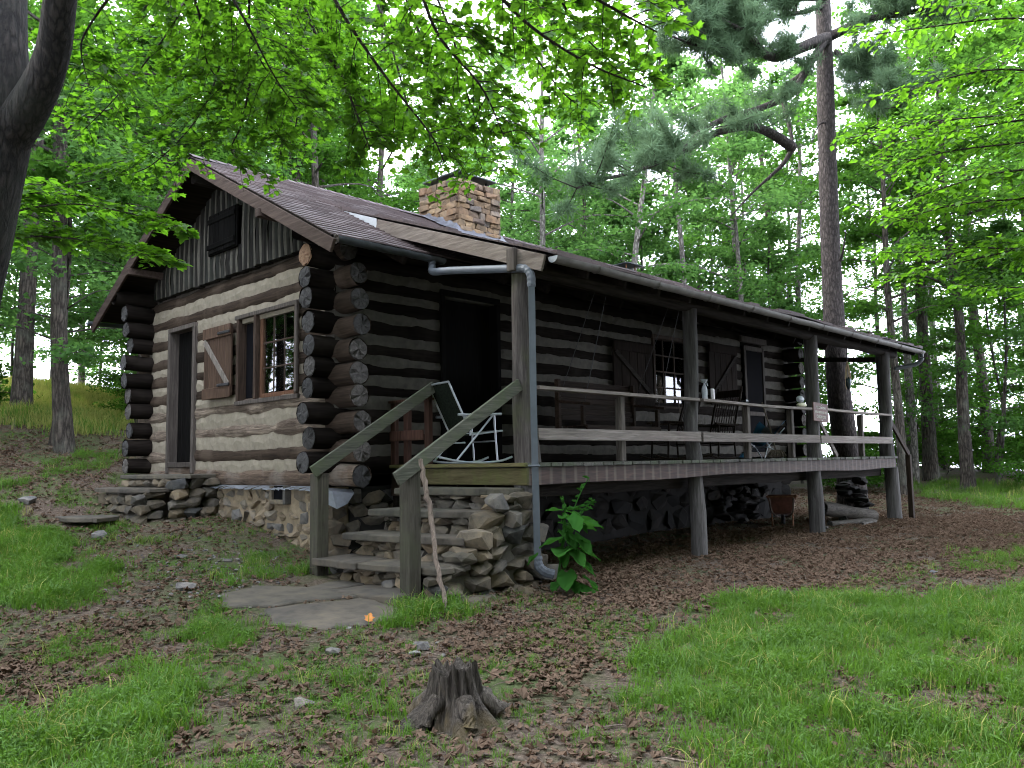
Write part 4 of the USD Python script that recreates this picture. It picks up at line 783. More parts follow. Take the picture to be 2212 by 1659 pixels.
fp = [(-2.0, -1.25), (-1.55, -1.12), (-1.05, -1.62), (-1.0, -2.2), (-1.9, -1.98), (-2.2, -1.7)], [(-1.98, -2.02), (-1.02, -2.24), (-1.08, -2.85), (-1.42, -3.18), (-2.0, -3.0), (-2.2, -2.5)]
for p, lab in zip(fp, ("flat grey-green paving flag nearest the gable wall at the foot of the steps", "broad grey paving flag at the foot of the steps, nearer the stump")):
    p = np.array(p); z = float(ground(p[:, 0], p[:, 1]).mean()); sl = slab(wavy(p, .045), 0, .06); v = sl[0].copy(); v[:, 2] += ground(v[:, 0], v[:, 1])*.85+z*.15-.040
    tag(obj("flagstone", (v, sl[1]), "flagstone"), lab, "flagstone", None)

# ------------------------------------------------------------------ things on the porch
def cyl(p0, p1, r, n=10): return tube([p0, p1], r, n)
def rocker(name, label, loc, rz, dark):
    t = thing(name, label, "rocking chair", None, loc, rz); m = "chair_dark" if dark else "chair_aluminium"
    W = .28
    for s in (-W, W):
        rk = curve([(-.58, s, .085), (-.3, s, .03), (0, s, .015), (.28, s, .03), (.46, s, .08)], 14); obj("rocker", tube(rk, .018 if dark else .014, 8), m, t)
        obj("leg", tube(curve([(.24, s, .04), (.22, s, .30), (.20, s, .60)], 6), .018 if dark else .013, 8), m, t)
        if dark:
            obj("leg", tube([(-.25, s*.95, .045), (-.23, s*.95, .44)], .017, 8), m, t)
            obj("back_post", tube(curve([(-.22, s*.92, .40), (-.34, s*.92, .80), (-.50, s*.92, 1.22), (-.52, s*.92, 1.30)], 10), [.019]*8+[.022, .012], 8), m, t)
        else:
            obj("leg", tube([(.18, s, .60), (-.34, s, .05)], .013, 8), m, t); obj("back_post", tube([(-.12, s*.93, .36), (-.44, s*.93, 1.00)], .013, 8), m, t)
        obj("arm", tube(curve([(.30, s*1.05, .62), (.0, s*1.06, .605), (-.32, s*1.0, .60)], 6), .020 if dark else .017, 8), m, t)
    for x, z in ((.22, .28), (-.23, .26)): obj("stretcher", cyl((x, -W, z), (x, W, z), .011, 6), m, t)
    if dark:
        obj("seat", bevbox((-.25, -.27, .40), (.27, .27, .435), .012), m, t)
        for i in range(9): y = -.21+.0525*i; obj("spindle", tube([(-.24, y, .44), (-.335, y, .76), (-.47, y, 1.12)], .0085, 6), m, t)
        for z, x in ((.60, -.29), (1.14, -.475)): obj("back_rail", bevbox((x-.012, -.25, z-.03), (x+.012, .25, z+(.03 if z < 1 else .10))), m, t)
    else:
        obj("seat", xf(bevbox((-.15, -.25, -.006), (.32, .25, .006)), roty(-.10), (0, 0, .37)), "chair_webbing", t); obj("seat_tube", tube([(-.15, -.26, .355), (.33, -.26, .41), (.33, .26, .41), (-.15, .26, .355)], .012, 8), m, t)
        for i in range(7): u = .02+.12*i; obj("webbing", xf(bevbox((-.004, -.25, 0), (.004, .25, .10)), roty(-.463), (-.13-.32*u*.9/.8, 0, .40+.64*u*.9/.8)), "chair_webbing", t)
        obj("back_tube", cyl((-.44, -.26, 1.0), (-.44, .26, 1.0), .013, 8), m, t)
    return t
rocker("rocking_chair", "silver metal rocking chair with dark webbing at the head of the steps", (1.28, -1.25, 0.0), -12, False)
rocker("rocking_chair", "dark wooden spindle-back rocking chair in front of the porch window", (5.75, -1.35, 0.0), 152, True)
rocker("rocking_chair", "dark wooden rocking chair half hidden behind the second porch post", (7.15, -1.3, 0.0), 172, True)
sw = thing("porch_swing", "brown slatted porch swing hanging by the wall between door and window", "porch swing")
for i in range(7): obj("slat", bevbox((3.35, -1.02+.01*i, .62+.085*i), (5.15, -1.0+.01*i, .70+.085*i)), "swing_wood", sw)
for i in range(5): obj("slat", bevbox((3.35, -1.50+.095*i, .50), (5.15, -1.42+.095*i, .525)), "swing_wood", sw)
for x in (3.30, 5.16):
    obj("arm", xf(bevbox((-.03, -.36, -.02), (.03, .28, .02)), rotx(.12), (x, -1.26, .86)), "swing_wood", sw); obj("arm_post", bevbox((x-.03, -1.50, .50), (x+.03, -1.44, .80)), "swing_wood", sw); obj("end_frame", bevbox((x-.03, -1.04, .46), (x+.03, -.96, 1.22)), "swing_wood", sw)
    for y in (-1.50, -.98): obj("chain", cyl((x, y, .84), (x, (y-1.24)*.3-1.24, 2.75), .0045, 5), "iron", sw)
obj("front_rail", bevbox((3.3, -1.54, .44), (5.16, -1.505, .525)), "swing_wood", sw)
bc = thing("camp_chair", "low blue and grey folding camp chair by the screen door", "camp chair", None, (8.95, -1.30, 0.0), 165)
def sheet(fn, nu, nv): return grid(fn, np.linspace(0, 1, nu), np.linspace(0, 1, nv))
def seatf(U, V): x = .30-.62*U; y = (V-.5)*(.50+.16*U); z = .33-.10*np.sin(np.pi*np.minimum(U*1.2, 1))+.42*np.maximum(0, U-.42)+.16*(2*V-1)**2; return np.stack([x, y, z], -1)
obj("seat", sheet(lambda U, V: seatf(U, V), 14, 9), "cloth_blue", bc, smooth=True); obj("back_panel", sheet(lambda U, V: seatf(.55+.45*U, .22+.56*V)+np.array([.006, 0, .006]), 8, 6), "cloth_grey", bc, smooth=True)
for s in (-1, 1):
    obj("leg", tube([(.24, s*.26, .005), (.05, s*.18, .22), (-.30, s*.30, .58)], .010, 6), "chair_aluminium", bc); obj("leg", tube([(-.26, s*.26, .005), (-.02, s*.18, .20), (.29, s*.25, .44)], .010, 6), "chair_aluminium", bc)
obj("cross_tube", cyl((.02, -.2, .21), (.02, .2, .21), .010, 6), "chair_aluminium", bc)
RZ = .878
b = thing("spray_bottle", "clear spray bottle standing on the top rail just right of the second post", "spray bottle", None, (4.72, -2.60, RZ))
obj("body", trimesh.creation.revolve(np.array([(0, 0), (.040, 0), (.042, .12), (.036, .17), (.016, .21), (.016, .235), (0, .235)]), sections=16), "plastic_white", b, smooth=40); obj("trigger_head", hull(np.array([(-.018, -.02, .236), (.018, -.02, .236), (-.014, .035, .24), (.014, .035, .24), (-.016, -.05, .285), (.016, -.05, .285), (-.016, .05, .30), (.016, .05, .30)])), "plastic_white", b); obj("trigger", beam((0, -.035, .25), (0, -.055, .19), .014, .01, up=(1, 0, 0)), "plastic_white", b)
b = thing("drink_can", "silver drink can standing on the top rail beside the spray bottle", "can", None, (4.93, -2.60, RZ))
obj("body", trimesh.creation.revolve(np.array([(0, 0), (.028, 0), (.034, .01), (.034, .15), (.027, .165), (0, .162)]), sections=18), "can_silver", b, smooth=40)
b = thing("sunglasses", "dark sunglasses lying on the top rail above the third baluster", "sunglasses", None, (5.98, -2.60, RZ), 15)
for s in (-1, 1): obj("lens", xf(trimesh.creation.icosphere(1, .033).vertices*np.array([1, .25, .8]), None, (s*.04, 0, .03)) if False else (np.array(trimesh.creation.icosphere(1, .033).vertices)*np.array([1, .25, .8])+np.array([s*.04, 0, .03]), np.array(trimesh.creation.icosphere(1, .033).faces)), "bottle_dark", b); obj("temple", cyl((s*.072, 0, .038), (s*.065, .13, .012), .004, 5), "rubber_black", b)
obj("bridge", cyl((-.012, 0, .04), (.012, 0, .04), .004, 5), "rubber_black", b)
def pebbly(name, lab, cat, c, size, m, seed):
    g = trimesh.creation.icosphere(3, .5); v = np.array(g.vertices); v *= 1+.35*(meshkit.fbm(v*5+seed, 3, seed)-.5)[:, None]
    return tag(obj(name, (v*np.array(size)+np.array(c), np.array(g.faces)), m, smooth=True), lab, cat)
pebbly("folded_cloth", "pale yellow folded cloth on the top rail left of the third post", "cloth", (7.92, -2.60, RZ+.035), (.30, .12, .085), "plastic_pale_yellow", 3)
pebbly("plastic_bag", "white crumpled plastic bag on top of the pale folded cloth", "bag", (7.86, -2.60, RZ+.135), (.20, .11, .12), "plastic_white", 4)
for k, (x, y, rz) in enumerate(((6.55, -2.2, 20), (6.85, -2.05, 60))):
    b = thing("shoe", ["blue shoe lying on the deck nearer the second post", "blue shoe lying on the deck farther from the second post"][k], "shoe", "pair of blue shoes on the deck", (x, y, 0.004), rz)
    g = trimesh.creation.icosphere(2, .5); v = np.array(g.vertices)*np.array([.29, .105, .12]); v[:, 2] = np.maximum(v[:, 2]+.045, .012)*(1-.35*(v[:, 0] > .03)); obj("upper", (v, np.array(g.faces)), "shoe_blue", b, smooth=True); obj("sole", bevbox((-.14, -.048, 0), (.14, .048, .02), .01), "rubber_black", b); obj("opening", (np.array(g.vertices)*np.array([.12, .07, .03])+np.array([-.06, 0, .098]), np.array(g.faces)), "rubber_black", b, smooth=True)
b = thing("string_mop", "grey string mop standing upside right of the camp chair", "mop", None, (8.1, -2.0, 0.0))
obj("handle", tube([(.02, 0, .05), (.0, .12, .62), (-.03, .22, 1.02)], .014, 8), "stick_bark", b)
pm = MB(); rm = np.random.default_rng(9)
for i in range(70):
    a = rm.uniform(0, 6.28); r_ = rm.uniform(.05, .20); pm.add(tube(curve([(0, 0, .13), (r_*.5*math.cos(a), r_*.5*math.sin(a), .14), (r_*math.cos(a), r_*math.sin(a)*.8, rm.uniform(.01, .05))], 5), .011, 5))
obj("mop_head", pm.get(), "mop_grey", b)
tag(obj("broom_handle", tube([(7.55, -.5, .02), (7.6, -.3, 1.2)], .013, 6), "stick_bark"), "thin broom handle leaning on the wall near the camp chair", "broom handle")
sg = thing("porch_sign", "small brown wooden sign with pale lettering nailed to the third porch post", "sign", None, (8.52, -2.66, .80), 0)
obj("board", xf(bevbox((-.30, -.012, -.165), (.30, .012, .165), .005), roty(.045)), "sign_brown", sg)
for i, (tx, hgt, zz) in enumerate((("NO CAMPING", .042, .062), ("WELL RESERVED FOR", .036, -.018), ("CABIN USE", .050, -.105))):
    tm = meshkit.text_mesh(tx, hgt, .003, bold=True); v = np.array(tm.vertices); v[:, 0] -= (v[:, 0].min()+v[:, 0].max())/2; v[:, 0] *= min(1, .54/np.ptp(v[:, 0]))
    q = np.c_[v[:, 0], -.0125-v[:, 2], v[:, 1]+zz] @ roty(.045).T; obj("lettering", (q, np.array(tm.faces)), "sign_letter", sg)
for z in (.125, -.14): obj("nail", (np.array(trimesh.creation.icosphere(1, .008).vertices)+np.array([.02, -.014, z]), np.array(trimesh.creation.icosphere(1, .008).faces)), "paper_white", sg)
hb = thing("hanging_planter", "dark glass bottle slung in tan cords from the far porch beam", "hanging bottle", None, (10.50, -2.40, 1.38))
obj("hook", tube([(0, 0, .52), (.01, 0, .80)], .012, 6), "iron", hb); obj("bottle", trimesh.creation.revolve(np.array([(0, -.06), (.02, -.03), (.055, .06), (.058, .16), (.03, .2), (0, .2)]), sections=14), "bottle_dark", hb, smooth=40)
for k in range(6): a = k*1.047; obj("cord", tube(curve([(0, 0, .52), (.035*math.cos(a), .035*math.sin(a), .36), (.055*math.cos(a), .055*math.sin(a), .17)], 6), .008, 5), "rope_tan", hb)
obj("loop", tube(curve([(0, 0, .50), (-.10, 0, .22), (-.15, 0, .06), (-.10, 0, -.05)], 10), .006, 5), "rope_tan", hb)

# under the porch: barrow, firewood, fallen pier
wb = thing("wheelbarrow", "rusty red wheelbarrow tipped up under the porch", "wheelbarrow", None, (9.55, -1.35, -1.36), 25)
tray = np.array([(-.30, -.28, .62), (.30, -.28, .62), (.30, .28, .62), (-.30, .28, .62), (-.16, -.16, .30), (.14, -.16, .25), (.14, .16, .25), (-.16, .16, .30)]); obj("tray", (tray, BOXF[[1, 2, 3, 4, 5]] if False else np.array([(4, 5, 6, 7), (0, 1, 5, 4), (1, 2, 6, 5), (2, 3, 7, 6), (3, 0, 4, 7)])), "barrow_red", wb)
obj("rim", tube(np.vstack([tray[:4], tray[:1]]), .014, 6), "rust", wb)
for s in (-1, 1): obj("handle", tube(curve([(-.55, s*.22, .60), (-.28, s*.20, .35), (.1, s*.12, .22), (.42, s*.04, .19)], 10), .018, 6), "stick_bark", wb); obj("leg", tube([(-.15, s*.19, .3), (-.22, s*.19, .0)], .014, 6), "rust", wb)
obj("wheel", xf(trimesh.creation.torus(.13, .035, 20, 8).vertices, rotx(math.pi/2), (.45, 0, .165)) if False else (np.array(trimesh.creation.torus(.13, .035, major_sections=20, minor_sections=8).vertices) @ rotx(math.pi/2).T + np.array([.45, 0, .165]), np.array(trimesh.creation.torus(.13, .035, major_sections=20, minor_sections=8).faces)), "rubber_black", wb)
FW = [((10.15, -1.9, -1.0), (11.55, -2.35, -1.22), .13, "thick weathered split log lying at a slant under the far end of the porch"), ((9.75, -2.2, -1.27), (10.9, -2.55, -1.28), .075, "thin grey log lying flat under the porch behind the third post"), ((10.2, -2.62, -1.30), (11.2, -2.5, -1.31), .06, "thin split log nearest the leaf litter under the porch"), ((10.6, -2.1, -1.22), (11.5, -1.8, -1.25), .08, "grey log behind the slanting log under the porch"), ((9.3, -2.3, -1.33), (10.3, -2.0, -1.33), .05, "long thin branch beside the wheelbarrow under the porch")]
for i, (a, c, r_, lab) in enumerate(FW):
    l = thing("firewood_log", lab, "log"); obj("bole", log_mesh(a, c, r_, 300+i, 12, .12, .02), "firewood", l, smooth=45); obj("cut_end", end_disc(a, np.subtract(a, c), r_*.95, i+4), "log_end", l)
for (x, y, n, sx, lab) in ((12.25, -1.7, 26, .35, "rubble stone pier behind the far porch post"), (9.9, .0-.35, 30, .8, "heap of pale rubble against the foundation under the porch")):
    pb = thing("stone_pier", lab, "stone pier")
    for i in range(n): z = -1.45+1.0*(i/n); obj("stone", lump(rt3, (x+rt3.uniform(-sx, sx)*(1-.4*i/n), y+rt3.uniform(-.25, .25), z), (rt3.uniform(.2, .36), rt3.uniform(.2, .34), rt3.uniform(.10, .18)), R=rotz(rt3.uniform(-.5, .5)), n=22), "stone_deck_shade", pb)  # stones carry the under-deck shade in their colour

# the stump in front
sp = thing("tree_stump", "rotting grey tree stump with splayed yellowed roots in the foreground", "stump", None, (-2.62, -5.30, gz(-2.62, -5.30)-.02), 35)
def stumpf(U, V):
    a = V*2*np.pi; z = U
    lob = 1+.16*np.cos(3*a+.5)+.10*np.cos(5*a+1.7)+.05*np.cos(9*a)
    flare = .125*(1+.70*(1-z)**1.3) + .13*np.maximum(0, .62-z)**1.7*2.2*np.maximum(.2, (lob-1)*3.2+.62)
    rid = -.030*np.abs(np.sin(7*a+1.3*np.sin(2*a)+1.5*z))**3*(1.2-.5*z)+.026*(meshkit.fbm(np.stack([np.cos(a)*5, np.sin(a)*5, z*1.1], -1), 4, 5)-.5)*2
    r = flare*(.75+.25*lob)+rid
    h = z*.31 + (z > .93)*.05*(meshkit.noise(np.stack([np.cos(a)*6, np.sin(a)*6, z*0], -1), 7)-.5)*2
    return np.stack([r*np.cos(a)*1.05, r*np.sin(a), h], -1)
obj("bole", grid(stumpf, np.linspace(0, 1, 40), np.linspace(0, 1, 97)), "stump_wood", sp, smooth=60)
def topf(U, V):
    a = V*2*np.pi; e = stumpf(np.ones_like(U), V); c = np.array([0, 0, .24]); k = U[..., None]; p = c+(e-c)*k; p[..., 2] -= .05*(1-U)*meshkit.noise(np.stack([p[..., 0]*25, p[..., 1]*25, 0*U], -1), 3); return p
obj("broken_top", grid(topf, np.linspace(0, 1, 9), np.linspace(0, 1, 97)), "stump_wood", sp, smooth=40)
rb = np.random.default_rng(14)
for a in np.linspace(0, 2*np.pi, 20)[:-1]:
    a += rb.uniform(-.1, .1); r_ = .115; obj("splinter", hull(np.array([(r_*math.cos(a-.10), r_*math.sin(a-.10),   .20), (r_*math.cos(a+.12), r_*math.sin(a+.12),   .20), ((r_-.035)*math.cos(a), (r_-.035)*math.sin(a), .28), ((r_+.008)*math.cos(a+.02), (r_+.008)*math.sin(a+.02), .275+rb.uniform(0, .06)), ((r_-.018)*math.cos(a-.05), (r_-.018)*math.sin(a-.05), .275+rb.uniform(0, .045))])), "stump_wood", sp)
for a, L_, r_ in ((-2.6, .34, .055), (-1.35, .40, .05), (-.35, .50, .055), (-.95, .62, .05), (.15, .46, .045), (1.6, .35, .05), (2.6, .36, .045)):
    c_, s_ = math.cos(a), math.sin(a); L_ *= .80; p = curve([(.13*c_, .13*s_, .15), (.24*c_, .24*s_, .065), (L_*.8*c_, L_*.8*s_, .02), (L_*c_*1.1, L_*s_*1.1, -.04)], 9)
    obj("root", tube(p+rb.normal(size=p.shape)*.006, np.linspace(r_*1.15, r_*.4, 9)*(1+.1*rb.normal(size=9)), 9), "stump_wood", sp, smooth=50)
# ------------------------------------------------------------------ foliage tools
# leaf outlines in their own plane (x along the leaf, y across), folded a little along the midrib
LEAF_MAPLE = np.array([(0, 0, 0), (.18, .16, .03), (.10, .42, .05), (.36, .30, .05), (.52, .56, .08), (.60, .24, .04), (.80, .20, .03), (1.0, 0, -.05), (.80, -.20, .03), (.60, -.24, .04), (.52, -.56, .08), (.36, -.30, .05), (.10, -.42, .05), (.18, -.16, .03)])
LEAF_MAPLE_F = np.array([(0, i, i+1) for i in range(1, 13)])
LEAF_MID = np.array([(0, 0, 0), (.25, .42, .06), (.62, .36, .05), (1, 0, -.06), (.62, -.36, .05), (.25, -.42, .06)]); LEAF_MID_F = np.array([(0, 1, 2), (0, 2, 3), (0, 3, 4), (0, 4, 5)])
LEAF_OVAL = np.array([(0, 0, 0), (.3, .26, .05), (.7, .22, .03), (1, 0, -.08), (.7, -.22, .03), (.3, -.26, .05)])
LEAF_FAR = np.array([(0, 0, 0), (.45, .42, .07), (1, 0, -.06), (.45, -.42, .07)]); LEAF_FAR_F = np.array([(0, 1, 2), (0, 2, 3)])
def leaf_verts(pos, yaw, pitch, roll, size, T):
    cy, sy, cp, sp_, cr, sr = np.cos(yaw), np.sin(yaw), np.cos(pitch), np.sin(pitch), np.cos(roll), np.sin(roll)
    ex = np.stack([cy*cp, sy*cp, -sp_], 1); ey0 = np.stack([-sy, cy, 0*yaw], 1); ez0 = np.cross(ex, ey0)
    ey = cr[:, None]*ey0+sr[:, None]*ez0; ez = np.cross(ex, ey)
    v = pos[:, None] + size[:, None, None]*(T[None, :, :1]*ex[:, None]+T[None, :, 1:2]*ey[:, None]+T[None, :, 2:]*ez[:, None])
    return v
def leaf_mesh(pos, yaw, pitch, roll, size, T, F):
    v = leaf_verts(pos, yaw, pitch, roll, size, T); n, k = v.shape[:2]
    return v.reshape(-1, 3), (F[None]+np.arange(n)[:, None, None]*k).reshape(-1, 3)

def bough(rng, main, r0, spread=.75, step=.16, leaf_step=.055, droop=.22, tips=.8):
    """A limb with side twigs in a flat spray; returns twig tubes and leaf stations (position, heading)."""
    p = curve(main, 40); L = np.linalg.norm(np.diff(p, axis=0), axis=1).sum(); tubes = [tube(p, np.linspace(r0, r0*.25, 40), 6)]; st = []
    n = max(3, int(L/step)); side = 1
    for i in range(n):
        t = .12+.88*(i+rng.uniform(0, .6))/n; k = min(int(t*39), 38); d = unit(p[k+1]-p[k]); s = np.cross(d, [0, 0, 1.0]); ln = np.linalg.norm(s); s = s/ln if ln > .2 else unit(rng.normal(size=3)*[1, 1, 0])
        side = -side; w = (d*rng.uniform(.25, .9)+side*s*rng.uniform(.5, 1.0)+np.array([0, 0, rng.uniform(-.25, .30)])); w = unit(w*[1, 1, .7]); tl = spread*rng.uniform(.45, 1.1)*(1.15-.55*t)
        q = curve([p[k], p[k]+w*tl*.5+[0, 0, .03], p[k]+w*tl+[0, 0, -droop*tl]], 9); tubes.append(tube(q, np.linspace(max(.004, r0*.28), .0022, 9), 4, cap=False))
        subs = [q]
        for j in range(rng.integers(1, 4)):
            m = rng.integers(2, 8); e = unit(w+np.array([rng.uniform(-.9, .9), rng.uniform(-.9, .9), rng.uniform(-.3, .25)])); sl = tl*rng.uniform(.25, .5)
            u = curve([q[m], q[m]+e*sl*.5, q[m]+e*sl+[0, 0, -droop*sl*.8]], 6); tubes.append(tube(u, np.linspace(.0035, .002, 6), 3, cap=False)); subs.append(u)
        for u in subs:
            sl = np.linalg.norm(np.diff(u, axis=0), axis=1).sum(); c = max(2, int(sl/leaf_step))
            for j in range(c):
                a = min(len(u)-2, int((j+.5+rng.uniform(-.3, .3))/c*(len(u)-1))); dd = unit(u[a+1]-u[a]); sd = 1 if j % 2 else -1
                h = unit(dd+sd*np.cross(dd, [0, 0, 1.0])*rng.uniform(.3, 1.3)+rng.normal(size=3)*.2); st.append((u[a]+h*rng.uniform(.015, .05), h))
    return tubes, st
def stations_to_leaves(rng, st, size, T, F, flat=.35):
    pos = np.array([s[0] for s in st]); h = np.array([s[1] for s in st]); n = len(pos)
    return pos, np.arctan2(h[:, 1], h[:, 0])+rng.normal(size=n)*.25, rng.normal(.28, flat, n), rng.normal(0, flat, n), size*np.clip(np.exp(rng.normal(-.08, .30, n)), .4, 1.45)

# ------------------------------------------------------------------ the near maples (left) and the tree at the right edge
rv = np.random.default_rng(71)
T0_TRUNK = [(-4.62, -1.88, -1.6), (-4.60, -2.05, -0.7), (-4.53, -2.28, 0.38), (-4.45, -2.50, 1.3), (-4.37, -2.7, 2.14), (-4.36, -2.74, 2.38)]
T0_LEFT = [(-4.37, -2.70, 2.10), (-4.36, -2.76, 2.54), (-4.34, -2.7, 3.02), (-4.31, -2.55, 3.72), (-4.3, -2.45, 5.12), (-4.2, -2.2, 7.5)]
T0_RIGHT = [(-4.36, -2.72, 2.16), (-4.23, -2.95, 2.46), (-4.17, -3.12, 2.74), (-4.18, -3.31, 3.10), (-4.17, -3.53, 3.62), (-4.05, -3.81, 4.72), (-3.6, -4.0, 7.0)]
def limb(pts, rad, seed, sides=14, n=None, rough=.10):
    n = n or max(8, len(pts)*6); p = curve(pts, n); r = np.interp(np.linspace(0, 1, n), np.linspace(0, 1, len(rad)), rad); v, f = tube(p, r, sides); ax = np.repeat(p, sides, 0); q = v-ax
    return ax+q*(1+rough*2*(meshkit.fbm(np.c_[q*7+seed, ax[:, 2]*1.5], 3, seed)[:, None]-.5)) if False else ax+q*(1+rough*2*(meshkit.fbm(np.c_[q[:, :2]*7+seed, ax[:, 2]*1.5], 3, seed)-.5))[:, None], f
mt = thing("maple_tree", "big dark forked maple at the left edge, its boughs overhanging the cabin roof", "tree")
obj("trunk", limb(T0_TRUNK, [.30, .245, .22, .205, .20, .19], 2, 20), "bark_maple", mt, smooth=True)
obj("limb", limb(T0_LEFT, [.17, .145, .13, .125, .11, .06], 3, 16), "bark_maple", mt, smooth=True); obj("limb", limb(T0_RIGHT, [.15, .125, .105, .098, .092, .08, .05], 4, 16), "bark_maple", mt, smooth=True)
BO = [[(-1.9, -1.95, 5.6), (-1.77, -2.13, 4.71), (-1.63, -2.33, 4.07), (-1.5, -2.54, 3.66), (-1.36, -2.6, 3.28), (-1.21, -2.57, 3.05)],
 [(-2.4, -2.9, 4.8), (-2.0, -2.98, 4.24), (-1.75, -3.04, 3.88), (-1.38, -3.09, 3.5), (-0.95, -3.16, 3.1), (-0.77, -3.15, 2.88)],
 [(-1.9, -3.7, 4.6), (-1.56, -3.71, 4.11), (-1.27, -3.67, 3.74), (-0.85, -3.76, 3.38), (-0.54, -3.74, 3.0)],
 [(-1.9, -4.1, 4.4), (-1.28, -4.27, 3.98), (-0.85, -4.39, 3.7), (-0.32, -4.61, 3.47), (0.11, -4.89, 3.31)],
 [(-1.9, -4.8, 4.1), (-1.25, -5.0, 3.75), (-0.75, -5.19, 3.57), (-0.35, -5.31, 3.49)],
 [(-1.9, -1.2, 5.8), (-1.94, -1.14, 5.08), (-1.96, -1.01, 4.31), (-2.05, -0.69, 3.73), (-2.28, -0.1, 3.3), (-2.51, 0.31, 3.2)],
 [(-2.2, -1.5, 5.3), (-2.37, -1.23, 4.8), (-2.53, -0.85, 4.31), (-2.71, -0.17, 3.89), (-2.86, 0.6, 3.62)],
 [(-1.71, -1.31, 4.59), (-1.74, -1.19, 4.01), (-1.73, -0.99, 3.62), (-1.78, -0.89, 3.35), (-1.60, -1.05, 3.16)],
 [(-1.18, -0.96, 5.48), (-1.13, -0.88, 4.49), (-1.01, -0.9, 3.9), (-1.13, -0.71, 3.6)],
 [(-0.92, -2.18, 5.05), (-0.67, -2.32, 4.13), (-0.5, -2.26, 3.65), (-0.54, -1.98, 3.4)],
 [(-3.1, -1.3, 4.51), (-3.22, -0.84, 4.19), (-3.22, -0.67, 4.03), (-3.12, -0.59, 3.76)],
 [(-2.6, -2.6, 5.0), (-2.3, -2.2, 4.5), (-2.0, -1.7, 4.2), (-1.6, -1.5, 3.95), (-1.3, -1.6, 3.75)],
 [(-2.9, -1.9, 4.8), (-2.5, -1.6, 4.35), (-2.2, -1.2, 4.05), (-1.9, -1.2, 3.85)],
 [(-0.9, -3.0, 4.9), (-0.6, -3.1, 4.2), (-0.3, -3.0, 3.7), (0.0, -2.9, 3.35)],
 [(-1.0, -4.5, 4.3), (-0.6, -4.5, 4.0), (-0.15, -4.5, 3.75), (0.25, -4.6, 3.65)],
 [(-.7, -2.6, 4.6), (-.4, -2.7, 3.9), (0.0, -2.7, 3.45), (.3, -2.6, 3.15)], [(-.3, -3.4, 4.6), (0.0, -3.6, 4.1), (.35, -3.7, 3.75), (.6, -3.8, 3.6)], [(-2.9, -2.5, 4.4), (-2.5, -2.5, 3.9), (-2.1, -2.3, 3.6), (-1.8, -2.2, 3.4)],
 [(-0.2, -1.6, 5.9), (0.0, -1.7, 5.3), (0.4, -1.6, 4.75), (0.8, -1.5, 4.5)],
 [(-0.6, -0.3, 6.4), (-0.3, -0.2, 5.7), (0.1, -0.1, 5.2), (0.3, 0.2, 5.0)]]
allst = []; tw = MB()
for i, b_ in enumerate(BO):
    ts, st_ = bough(rv, b_, .022 if i < 5 else .015, spread=.75, step=.075, leaf_step=.043); allst += st_
    for t_ in ts: tw.add(t_)
for a, b_ in ((T0_RIGHT[4], BO[4][0]), (T0_RIGHT[5], BO[1][0]), (T0_RIGHT[5], BO[0][0]), (T0_LEFT[4], BO[5][0])): obj("limb", limb([a, (np.array(a)+np.array(b_))/2+[0, 0, .25], b_], [.05, .035, .024], 8, 8), "bark_maple", mt, smooth=True)
obj("twigs", tw.get(), "twig", mt, kind="stuff", smooth=True)
P_, yw, pt, rl, sz = stations_to_leaves(rv, allst, .078, LEAF_MAPLE, LEAF_MAPLE_F)
order = np.argsort(np.linalg.norm(P_-CAM, axis=1)); near = order[rv.permutation(min(len(order), 900))[:300]]; rest = np.setdiff1d(order, near)
lv = leaf_verts(P_[near], yw[near], pt[near], rl[near], sz[near], LEAF_MAPLE)
for v in lv: obj("leaf", (v, LEAF_MAPLE_F), "leaf_maple", mt)
obj("foliage", leaf_mesh(P_[rest], yw[rest], pt[rest], rl[rest], sz[rest], LEAF_MAPLE, LEAF_MAPLE_F), "leaf_maple", mt, kind="stuff")
print("maple leaves", len(P_))

ym = thing("maple_sapling", "slim maple behind the big left trunk, one leafy bough reaching the gable", "tree")
obj("trunk", limb([(-3.16, 2.26, -1.05), (-3.16, 2.26, 0.08), (-3.22, 2.1, 1.72), (-3.23, 2.07, 3.1), (-3.35, 2.07, 5.06)], [.075, .065, .055, .048, .03], 5, 10), "bark_maple", ym, smooth=True)
YB_ = [[(-3.23, 2.08, 2.99), (-3.02, 1.57, 3.03), (-2.72, 0.97, 3.01), (-2.42, 0.4, 2.86), (-2.17, 0.01, 2.7), (-2.01, -0.28, 2.56)],
 [(-3.22, 2.11, 2.72), (-2.96, 1.41, 2.68), (-2.58, 0.75, 2.56), (-2.29, 0.18, 2.37), (-2.12, -0.13, 2.24)], [(-3.24, 2.06, 3.21), (-2.87, 1.8, 3.3), (-2.42, 1.62, 3.25), (-2.02, 1.22, 3.05)],
 [(-3.23, 2.08, 2.8), (-2.9, 1.9, 2.8), (-2.5, 1.5, 2.8), (-2.1, 1.0, 2.62), (-1.9, .6, 2.5)], [(-3.23, 2.07, 3.05), (-3.2, 1.5, 3.1), (-3.05, .9, 3.05), (-2.85, .3, 2.9)]]
st2 = []; tw = MB()
for b_ in YB_:
    ts, s_ = bough(rv, b_, .014, spread=.55, step=.075, leaf_step=.055, droop=.15); st2 += s_
    for t_ in ts: tw.add(t_)
obj("twigs", tw.get(), "twig", ym, kind="stuff", smooth=True)
P_, yw, pt, rl, sz = stations_to_leaves(rv, st2, .105, LEAF_MAPLE, LEAF_MAPLE_F, .22); near = rv.permutation(len(P_))[:240]; rest = np.setdiff1d(np.arange(len(P_)), near)
for v in leaf_verts(P_[near], yw[near], pt[near], rl[near], sz[near], LEAF_MAPLE): obj("leaf", (v, LEAF_MAPLE_F), "leaf_maple", ym)
